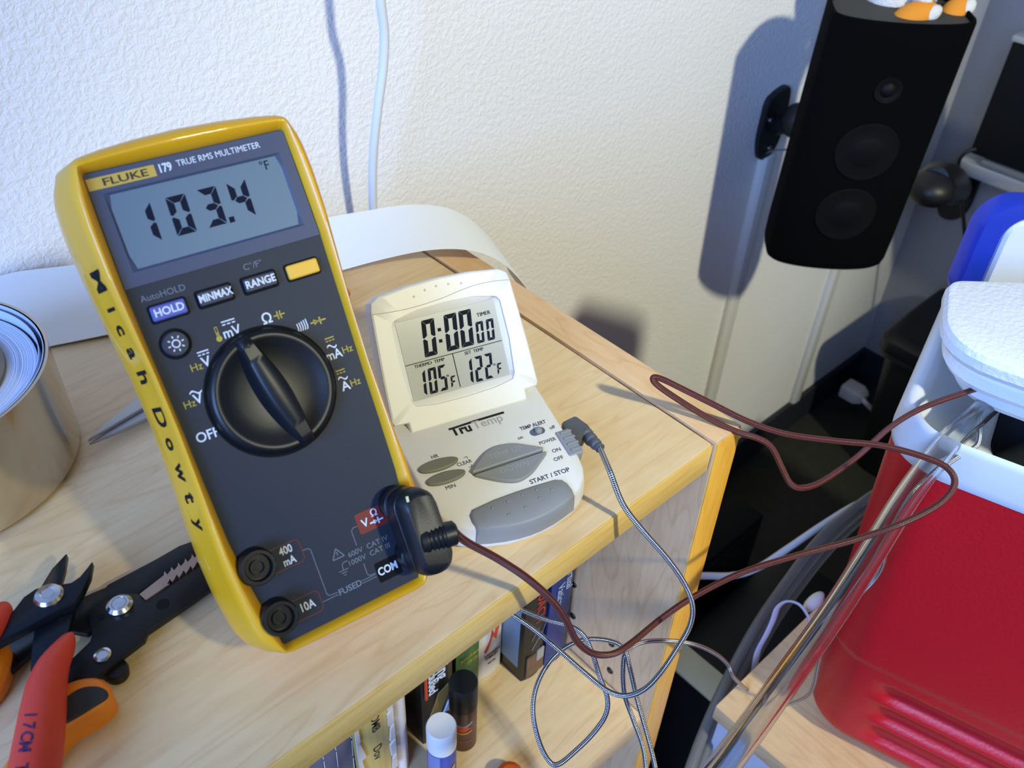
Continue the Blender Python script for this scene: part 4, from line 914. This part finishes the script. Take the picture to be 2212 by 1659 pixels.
driver('tweeter', .203, .0125, 1.0); driver('woofer_cone', .140, .0300, .7); driver('woofer_cone', .070, .0300, .7)
# bracket
wb = W(1662, 262, 'y', DW)
br = thing('speaker_bracket', 'black ball-joint bracket screwed to the wall left of the big speaker', 'bracket', (wb.x, DW, wb.z))
plate = [p.to_tuple()[:2] for p in spline([(-.018, .032, 0), (.012, .040, 0), (.022, .026, 0), (.022, -.020, 0), (.010, -.040, 0), (-.010, -.042, 0), (-.021, -.020, 0), (-.022, .010, 0)], 6, True)]
pm = frame((0, 0, 0), (1, 0, 0), (0, 0, 1), (0, -1, 0))
o = MB().prism(ccw(plate), 0, .007, .0015).build('wall_plate', BLACK, br, smooth=True, angle=40); o.matrix_local = pm
for x, y in ((-.010, .006), (.002, -.031)):
    o = MB().lathe([(.0038, .006), (.0034, .0085), (.001, .009)], 14).build('screw', STEEL, br, smooth=True); o.matrix_local = pm @ Matrix.Translation((x, y, 0))
back = spk.matrix_world @ V((0, .072, .135)); bl_ = Matrix.Translation((wb.x, DW, wb.z)).inverted()
ball_c = bl_ @ back; base_c_ = V((.004, -.008, -.004))
MB().tube(spline([base_c_, base_c_.lerp(ball_c, .5), ball_c], 8), [.012 - .003 * abs(i / 16 - .5) for i in range(17)], 18).build('arm', BLACK, br, smooth=True)
MB().ball(base_c_.lerp(ball_c, .35), .020, 24, 16).build('ball_socket', BLACK, br, smooth=True)
sw_p = [W(1652, 333, 'y', DW - .003), W(1668, 326, 'y', DW - .02), W(1690, 324, 'y', DW - .04), W(1720, 330, 'y', DW - .07), spk.matrix_world @ V((-.02, .070, .05))]
tag(MB().tube(spline(sw_p, 8), .0011, 8).build('speaker_wire', mat('clear_grey_wire', (120, 112, 108), .4), smooth=True), 'thin grey wire running from the wall raceway to the big speaker', 'wire')

# plush toy sitting on the speaker
pz_ = sp_o.z + SH * .995
pl = thing('plush_toy', 'white plush toy with orange feet sitting on top of the black speaker', 'toy', (sp_o.x + .02, sp_o.y + .03, pz_))
FUZZ = mat('white_plush', (224, 218, 206), .9, bump=(700, .9, .002)); OFUZ = mat('orange_plush', (222, 138, 34), .85, bump=(800, .6, .001))
pli = Matrix.Translation((sp_o.x + .02, sp_o.y + .03, pz_)).inverted()
def PW(px, py, dd): return pli @ W(px, py, 'd', dd)
dS = (sp_o + V((0, 0, SH)) - CAM).dot(fw)
f1 = PW(1975, 36, dS - .004); f2 = PW(2062, 30, dS + .008)
def orient(a, b):
    return (b - a).normalized().to_track_quat('X', 'Z').to_matrix()
ra_ = orient(PW(1925, 55, dS), PW(2020, 22, dS)); rb_ = orient(PW(2035, 50, dS), PW(2095, -5, dS))
MB().ball(PW(1918, -6, dS + .02), .022, 24, 16, (1, 1, .95)).build('body', FUZZ, pl, smooth=True)
MB().ball(PW(1985, -130, dS + .03), .050, 28, 18, (.9, .85, 1)).build('torso', FUZZ, pl, smooth=True)
MB().ball(PW(1985, -290, dS + .03), .036, 28, 18).build('head', FUZZ, pl, smooth=True)
MB().ball(f1, .0205, 24, 16, (1.1, .66, .60), ra_).build('foot', OFUZ, pl, smooth=True)
MB().ball(f2, .0175, 24, 16, (1.0, .7, .72), rb_).build('foot', OFUZ, pl, smooth=True)
MB().ball(PW(1924, 46, dS - .002), .0050, 16, 10).build('toe', FUZZ, pl, smooth=True)
MB().ball(PW(2012, 30, dS - .010), .0085, 18, 12, (1.25, .75, .75), orient(PW(2000, 40, dS), PW(2028, 22, dS))).build('toe', FUZZ, pl, smooth=True)
MB().ball(PW(1995, 8, dS - .006), .0090, 18, 12, (.8, .8, 1.2)).build('toe', FUZZ, pl, smooth=True)
MB().ball(PW(2088, 18, dS + .002), .0085, 18, 12, (1.2, .75, .75), orient(PW(2075, 30, dS), PW(2100, 4, dS))).build('toe', FUZZ, pl, smooth=True)
MB().tube([PW(1990, -60, dS + .02), PW(1995, -20, dS + .005), PW(2000, 10, dS + .004)], [.018, .014, .009], 16).build('leg', FUZZ, pl, smooth=True)
MB().tube([PW(2050, -90, dS + .02), PW(2085, -40, dS + .012), PW(2100, -5, dS + .008)], [.016, .012, .008], 16).build('leg', FUZZ, pl, smooth=True)

# ------------------------------------------------------------------ second bracket and screen by the right wall
rbw = W(2072, 410, 'x', XR)
b2 = thing('corner_bracket', 'black ball-joint bracket on the far wall between the speaker and the dark screen', 'bracket', rbw)
pm2 = frame((0, 0, 0), (0, 1, 0), (0, 0, 1), (-1, 0, 0)) @ Matrix.Identity(4)
pm2 = frame((0, 0, 0), (0, -1, 0), (0, 0, 1), (-1, 0, 0))
o = MB().prism(ccw(plate), 0, .008, .0015).build('wall_plate', BLACK, b2, smooth=True, angle=40); o.matrix_local = pm2 @ Matrix.Scale(1.15, 4)
tgt = (W(2018, 388, 'd', 1.10) - rbw)
MB().tube(spline([V((-.004, 0, 0)), tgt * .5, tgt], 6), [.018, .020, .022, .024, .026, .027, .027, .028, .028, .027, .025, .022, .016], 20).build('ball_arm', BLACK, b2, smooth=True)
MB().ball(tgt + V((0, 0, -.012)), .030, 24, 14, (1, 1, .7)).build('ball_cap', BLACK, b2, smooth=True)
XS = .94
sTL = W(2168, 84, 'x', XS); sBL = W(2093, 330, 'x', XS)
scn = thing('flat_screen', 'black flat screen with a silver lower bezel at the right edge', 'monitor', (XS, sBL.y, sBL.z))
hs = sTL.z - sBL.z; wd = .42
MB().box(0, .022, -wd, 0, 0, hs).build('panel', BLACKM, scn, bevel=.003)
SILP = mat('silver_plastic', (178, 178, 176), .35, .3)
MB().box(-.001, .026, -wd, .002, hs, hs + .008).build('top_bezel', SILP, scn, bevel=.002)
MB().box(-.006, .030, -wd, .010, -.030, -.010).build('lower_bezel', SILP, scn, bevel=.004)
MB().box(-.004, .028, -wd, -.020, -.010, -.002).build('bezel_strip', mat('grey_strip', (120, 122, 120), .4), scn, bevel=.002)
cdp = [W(2108, 322, 'x', XS - .004), W(2085, 330, 'x', XS - .012), W(2071, 352, 'x', XS - .012), W(2072, 400, 'x', XS - .008), W(2080, 460, 'x', XS), W(2085, 540, 'x', XS + .02), W(2080, 640, 'x', XS + .05), W(2060, 760, 'x', XS + .08)]
tag(MB().tube(spline(cdp, 8), .0028, 10).build('power_cord', BLACK, smooth=True), 'thin black cord dropping from the dark flat screen', 'cord')
# ------------------------------------------------------------------ low cabinet under the cooler
ZT = -.300
bc = W(1545, 1525, 'z', ZT)
cab = thing('low_cabinet', 'low cabinet with a maple top and pale sides carrying the red cooler', 'cabinet', (bc.x, bc.y, ZF))
PALE = mat('pale_laminate', (186, 184, 190), .6, bump=(500, .3, .001))
MB().box(.004, .56, -.60, -.004, 0, ZT - ZF - .016).build('body', PALE, cab, bevel=.001)
MB().box(0, .57, -.61, 0, ZT - ZF - .0158, ZT - ZF).build('top_board', wood('maple_table', (220, 184, 134), (190, 146, 96), (5, .8, 5)), cab, bevel=.0012)
MB().box(-.0012, .0030, -.60, -.14, .02, ZT - ZF - .020).build('plastic_sheet', mat('cloudy_plastic', (206, 206, 212), .35, bump=(160, .8, .004)), cab)

# ------------------------------------------------------------------ cooler
CR = math.radians(16); e1 = V((math.cos(CR), math.sin(CR), 0)); e2 = V((-math.sin(CR), math.cos(CR), 0))
co = W(1720, 1559, 'z', ZT)
HC = .262                      # height of the red body
cool = thing('cooler', 'red picnic cooler with a white rim and lifted white and blue lid, at the right', 'cooler', frame((co.x, co.y, ZT + .0004), e1, e2, (0, 0, 1)))
REDC = mat('red_cooler_plastic', (184, 20, 30), .38, bump=(420, .35, .0006)); CWH = mat('cooler_white', (208, 212, 216), .42); BLUEC = mat('cooler_blue', (30, 52, 160), .3)
CWHT = mat('cooler_white_textured', (226, 228, 230), .5, bump=(330, .6, .0010))
DX, DY = .205, -.36
def crect(grow, r, nf=54, nc=10, gx=None):
    """outline of the cooler, fine along the front face (x = 0)"""
    x0, x1, y0, y1 = (-grow * .35 if grow > 0 else -grow), DX + grow, DY - grow, grow; P_ = []
    def arc(cx, cy, a0, n): return [(cx + r * math.cos(math.radians(a0 + 90 * i / n)), cy + r * math.sin(math.radians(a0 + 90 * i / n))) for i in range(n + 1)]
    P_ += arc(x1 - r, y1 - r, 0, nc); P_ += arc(x0 + r, y1 - r, 90, nc)
    for i in range(1, nf): P_.append((x0, (y1 - r) + ((y0 + r) - (y1 - r)) * i / nf))
    P_ += arc(x0 + r, y0 + r, 180, nc); P_ += arc(x1 - r, y0 + r, 270, nc)
    return P_
def sstep(a, b_, t): t = max(0, min(1, (t - a) / (b_ - a))); return t * t * (3 - 2 * t)
rings = []; nz = 100
for k in range(nz + 1):
    z_ = HC * k / nz; g = .014 * (z_ / HC) - (.010 * (1 - min(1, z_ / .022)) ** 2) + .0025 * sstep(.094, .098, z_) ; ring = []
    for x, y in crect(g, .030):
        if x < .002 and y < -.028:
            dep_ = 0
            for zc, y0 in ((.075, -.034), (.052, -.036), (.029, -.038)):
                a = abs(z_ - zc) / .0085
                if a < 1: dep_ = max(dep_, math.sqrt(1 - a * a) * .0050 * sstep(y0, y0 - .014, y))
            x += dep_
        ring.append((x, y, z_))
    rings.append(ring)
MB().loft(rings, True, False).build('body', REDC, cool, smooth=True, angle=60)
def rr_(g, r, z_): return [(x, y, z_) for x, y in crect(g, r)]
rim = MB().loft([rr_(.0145, .030, HC - .002), rr_(.0175, .032, HC), rr_(.0185, .033, HC + .005), rr_(.0180, .032, HC + .022), rr_(.0160, .030, HC + .0255), rr_(.0130, .028, HC + .0265), rr_(.0100, .026, HC + .025), rr_(.0055, .025, HC + .016), rr_(-.002, .025, HC + .006), rr_(-.016, .024, HC - .002), rr_(-.030, .024, HC - .006), rr_(-.034, .024, HC - .012), rr_(-.036, .024, HC - .10)], False, False)
rim.build('rim', CWH, cool, smooth=True, angle=50)
ci = cool.matrix_world.inverted()
liner = MB().loft([rr_(-.0355, .024, HC - .014), rr_(-.040, .024, .05), rr_(-.06, .02, .045)], False, True).build('liner', mat('shaded_liner', (58, 62, 70), .5), cool, smooth=True, angle=50)  # white liner; the unlit interior is put into this dark colour
# lifted lid: three stacked tiers of white insulation
zl = ZT + HC + .0265 + .036
P1, P2, P4, P3 = W(2047, 601, 'z', zl), W(2036, 742, 'z', zl), W(2270, 607, 'z', zl), W(2290, 830, 'z', zl)
P4 = P1 + (P4 - P1).normalized() * .19; P3 = P2 + (P3 - P2).normalized() * .23
def tier(name, k, z0, z1, m, rad):
    q_ = [P1, P2, P3, P4]; c = sum(q_, V()) / 4; q_ = [ci @ (c + (p - c) * 1.0) for p in q_]
    pts = []
    for i in range(4):
        a, b_, d_ = q_[i - 1], q_[i], q_[(i + 1) % 4]; r = (.010, .030, .02, .010)[i] 
        u_, v_ = (a - b_).normalized(), (d_ - b_).normalized(); s_, e_ = b_ + u_ * r, b_ + v_ * r
        for j in range(7):
            t = j / 6; pts.append(((s_ * (1 - t) ** 2 + b_ * 2 * t * (1 - t) + e_ * t * t)).to_tuple()[:2])
    pts = ccw(pts); mx_, my_ = q_[3].to_tuple()[:2]
    pts = [(mx_ + (x - mx_) * (1 - k / .19), my_ + (y - my_) * (1 - k / .19)) for x, y in pts]
    b0 = zl - ZT
    MB().loft([[(x, y, b0 + z0) for x, y in inset(pts, .003)], [(x, y, b0 + z0 + .004) for x, y in pts], [(x, y, b0 + z1 - .004) for x, y in pts], [(x, y, b0 + z1 - .001) for x, y in inset(pts, .0015)], [(x, y, b0 + z1) for x, y in inset(pts, .004)]]).build(name, m, cool, smooth=True, angle=22)
tier('lid_slab', 0, -.013, 0, CWHT, .02); tier('lid_plug', .006, -.027, -.0125, CWHT, .02); tier('lid_plug', .016, -.040, -.0265, CWH, .02)
# blue framed lid half standing up behind
Bq = W(2098, 604, 'z', zl - .022); dl = (P4 - P1); dl.z = 0; dl.normalize(); nl = V((-dl.y, dl.x, 0)); fr_ = ci @ frame(Bq + nl * .012, dl, (0, 0, 1), -nl)
ou = rrect(0, .12, -.030, .046, .020, 8); ii = rrect(.0175, .1025, -.026, .034, .013, 8)
cc_ = (.06, .01); aa = angles(cc_, [ou, ii], 60); o_, i_ = cast(ou, cc_, aa), cast(ii, cc_, aa)
def F3(P_, z_, k=1): return [fr_ @ V((x, y, z_)) for x, y in P_]
MB().loft([F3(i_, -.013), F3(o_, -.014), F3(o_, -.003), F3(inset(o_, .002), 0), F3(inset(i_, -.003), 0), F3(i_, -.003), F3(i_, -.013)], False, False).build('blue_lid_frame', BLUEC, cool, smooth=True, angle=40)
wi_ = MB().loft([F3(rrect(.0185, .1015, -.025, .033, .012, 8), -.012), F3(rrect(.0185, .1015, -.025, .033, .012, 8), -.004), F3(rrect(.0205, .0995, -.024, .031, .010, 8), -.002)])
wi_.build('lid_insert', CWH, cool, smooth=True, angle=40)
MB().loft([F3(rrect(.0435, .0475, -.02, .020, .0015, 4), -.004), F3(rrect(.0435, .0475, -.02, .020, .0015, 4), -.0016)]).build('lid_slot', BLACKM, cool)
MB().loft([F3(rrect(.0485, .098, -.024, .027, .009, 8), -.004), F3(rrect(.0485, .098, -.024, .027, .009, 8), .006), F3(rrect(.0505, .096, -.022, .025, .008, 8), .008)]).build('lid_insert', CWH, cool, smooth=True, angle=40)

# ------------------------------------------------------------------ clear vinyl tube
VIN = mat('clear_vinyl', (236, 238, 240), .06, trans=1, ior=1.42)
tp = spline([W(2185, 830, 'd', .54), W(2145, 865, 'd', .505), W(2100, 905, 'd', .478), W(2040, 965, 'd', .460), W(1960, 1072, 'd', .448), W(1880, 1200, 'd', .436), W(1800, 1325, 'd', .424), W(1715, 1445, 'd', .408), W(1640, 1550, 'd', .390), W(1570, 1645, 'd', .372), W(1500, 1735, 'd', .355), V((-.175, -.105, -.02)), V((-.25, -.20, -.16)), V((-.30, -.30, -.45)), V((-.30, -.36, ZF + .02))], 8)
vt = thing('vinyl_tube', 'thick clear vinyl tube slanting from the cooler down to the bottom edge', 'tube')
MB().tube(tp, .0064, 28, cap=False).build('outer_wall', VIN, vt, smooth=True, angle=80)
ib = MB().tube(tp, .0045, 24, cap=False); ib.f = [f[::-1] for f in ib.f]
ib.build('inner_bore', VIN, vt, smooth=True, angle=80, recalc=False)

# ------------------------------------------------------------------ things along the wall and on the floor
bt = W(1908, 728, 'z', -.50)
bn = thing('storage_bin', 'black ribbed plastic bin standing in the corner behind the cooler', 'bin', (bt.x, bt.y, ZF))
BIN = mat('bin_black', (20, 21, 23), .38, bump=(260, .5, .0008))
bh = -.50 - ZF
def bi(g, z_): return [(x, y, z_) for x, y in rrect(-g, .20 + g, -.30 - g, .0 + g, .022, 6)]
MB().loft([bi(-.02, .0), bi(-.004, bh - .03), bi(.004, bh - .028), bi(.004, bh - .006), bi(.0, bh), bi(-.012, bh)]).build('tub', BIN, bn, smooth=True, angle=40)
MB().loft([bi(.005, bh - .02), bi(.007, bh - .016), bi(.007, bh + .002), bi(.0, bh + .008), bi(-.02, bh + .008)]).build('lid', BIN, bn, smooth=True, angle=40)
op = W(1820, 828, 'y', DW); 
ot = thing('wall_outlet', 'small wall outlet plate low on the wall beside the black bin', 'outlet', (op.x, DW, op.z))
OUT_M = mat('outlet_beige', (120, 112, 92), .5)
MB().box(-.005, .068, -.028, .0, -.115, .0).build('outlet_box', OUT_M, ot, bevel=.003)
for z_ in (-.04, -.085): 
    MB().box(.018, .046, -.0295, -.027, z_ - .014, z_ + .014).build('socket', mat('socket_dark', (70, 66, 56), .5), ot, bevel=.001)
pc_ = W(1842, 846, 'y', DW - .045)
wp = thing('white_plug', 'white power plug with a cord in the outlet beside the black bin', 'plug', pc_)
MB().loft([[(x * k, y_, z_ * k) for x, z_ in rrect(-.017, .017, -.013, .013, .004, 4)] for y_, k in ((.0165, .95), (.014, 1.0), (-.012, 1.0), (-.022, .7), (-.026, .45))]).build('plug_body', WHITE, wp, smooth=True, angle=40)
pci = Matrix.Translation(pc_).inverted()
MB().tube(spline([V((0, -.02, 0)), pci @ W(1868, 868, 'y', DW - .08), pci @ W(1892, 895, 'y', DW - .10), pci @ W(1903, 930, 'y', DW - .12), pci @ W(1903, 990, 'y', DW - .14), pci @ W(1880, 1060, 'y', DW - .16)], 8), .0042, 12).build('cord', WHITE, wp, smooth=True)
c1 = W(1651, 1112, 'z', -.60)
o = MB().box(-.30, 0, 0, .012, 0, -.60 - ZF); bx1 = thing('black_panel_box', 'black upright box on the floor behind the bookshelf side', 'box', (c1.x, c1.y, ZF))
MB().box(-.26, 0, 0, .05, 0, -.60 - ZF).build('case', BLACKM, bx1, bevel=.002)
MB().box(-.255, -.005, -.002, .0, .01, -.61 - ZF).build('front_cover', BLACK, bx1, bevel=.001)
c2 = W(1690, 1178, 'z', -.68)
bx2 = thing('black_floor_box', 'low black box on the floor under the white cable', 'box', (c2.x, c2.y, ZF))
MB().box(-.24, 0, -.10, .0, 0, -.68 - ZF).build('case', BLACKM, bx2, bevel=.003); MB().box(-.235, -.005, -.095, -.005, -.68 - ZF, -.678 - ZF).build('lid', BLACK, bx2, bevel=.001)
zc = -.46; k0 = W(1470, 1455, 'z', zc); k1_ = W(1500, 1420, 'z', zc)
kb = thing('cream_topped_box', 'dark box with a cream top tucked beside the bookshelf panel', 'box', (k0.x, k0.y, ZF))
MB().box(.002, max(.03, k1_.x - k0.x), bc.y + .006 - k0.y, .10, 0, zc - ZF - .004).build('case', BLACKM, kb, bevel=.001)
MB().box(0, max(.03, k1_.x - k0.x), bc.y + .006 - k0.y, .10, zc - ZF - .004, zc - ZF).build('top', mat('cream_board', (202, 196, 160), .6), kb, bevel=.001)
HOSE = mat('smoky_hose', (150, 146, 138), .25, trans=.55, ior=1.3)
for i, (dx, lab, dd2) in enumerate(((0, 'upper smoky clear hose curving past the low cabinet', 0), (20, 'middle smoky clear hose curving past the low cabinet', .012), (38, 'lowest smoky clear hose curving past the low cabinet', .026))):
    hp = [W(1900 + dx * .3, 1058 + dx * .7, 'd', .90), W(1845 + dx * .4, 1098 + dx * .6, 'd', .86), W(1770 + dx * .7, 1165 + dx * .5, 'd', .82), W(1700 + dx * .8, 1255 + dx * .3, 'd', .78), W(1635 + dx, 1350, 'd', .745), W(1575 + dx, 1460, 'd', .715), W(1525 + dx, 1570, 'd', .69), W(1485 + dx, 1680, 'd', .67), W(1460 + dx, 1780, 'd', .66), W(1440 + dx, 1900, 'd', .68), W(1440 + dx, 2060, 'd', .76)]
    hp = [p + ray(1600, 1300) * dd2 for p in hp]
    tag(MB().tube(spline(hp, 8), .0042, 14).build('clear_hose', HOSE, smooth=True, angle=80), lab, 'hose', 'smoky hoses beside the low cabinet')
wcb = [W(1440, 1245, 'd', .82), W(1520, 1244, 'd', .82), W(1585, 1243, 'd', .82), W(1640, 1225, 'd', .82), W(1700, 1186, 'd', .83), W(1780, 1132, 'd', .85), W(1860, 1085, 'd', .88), W(1960, 1050, 'd', .92)]
tag(MB().tube(spline(wcb, 8), .0032, 12).build('floor_cable', mat('white_cable', (214, 218, 226), .4), smooth=True, angle=80), 'white cable crossing the dark floor behind the bookshelf', 'cable')
rbp = spline([W(1628, 1460, 'd', .715), W(1636, 1410, 'd', .705), W(1655, 1372, 'd', .695), W(1670, 1340, 'd', .69), W(1680, 1312, 'd', .685), W(1700, 1299, 'd', .68), W(1725, 1305, 'd', .678), W(1742, 1325, 'd', .675), W(1750, 1345, 'd', .672)], 8)
rt_ = thing('white_strap', 'thin white strap looping up beside the low cabinet', 'strap')
MB().tube(rbp, .0034, 8, flat=.22, normal=(0, -.3, 1)).build('band', mat('white_strap', (206, 200, 212), .5), rt_, smooth=True, angle=70)
ck = W(1758, 1300, 'd', .690)
MB().ball((0, 0, 0), .010, 16, 10, (1.3, .5, .4)).build('end_clip', WHITE, rt_, smooth=True).location = ck

flush_text()
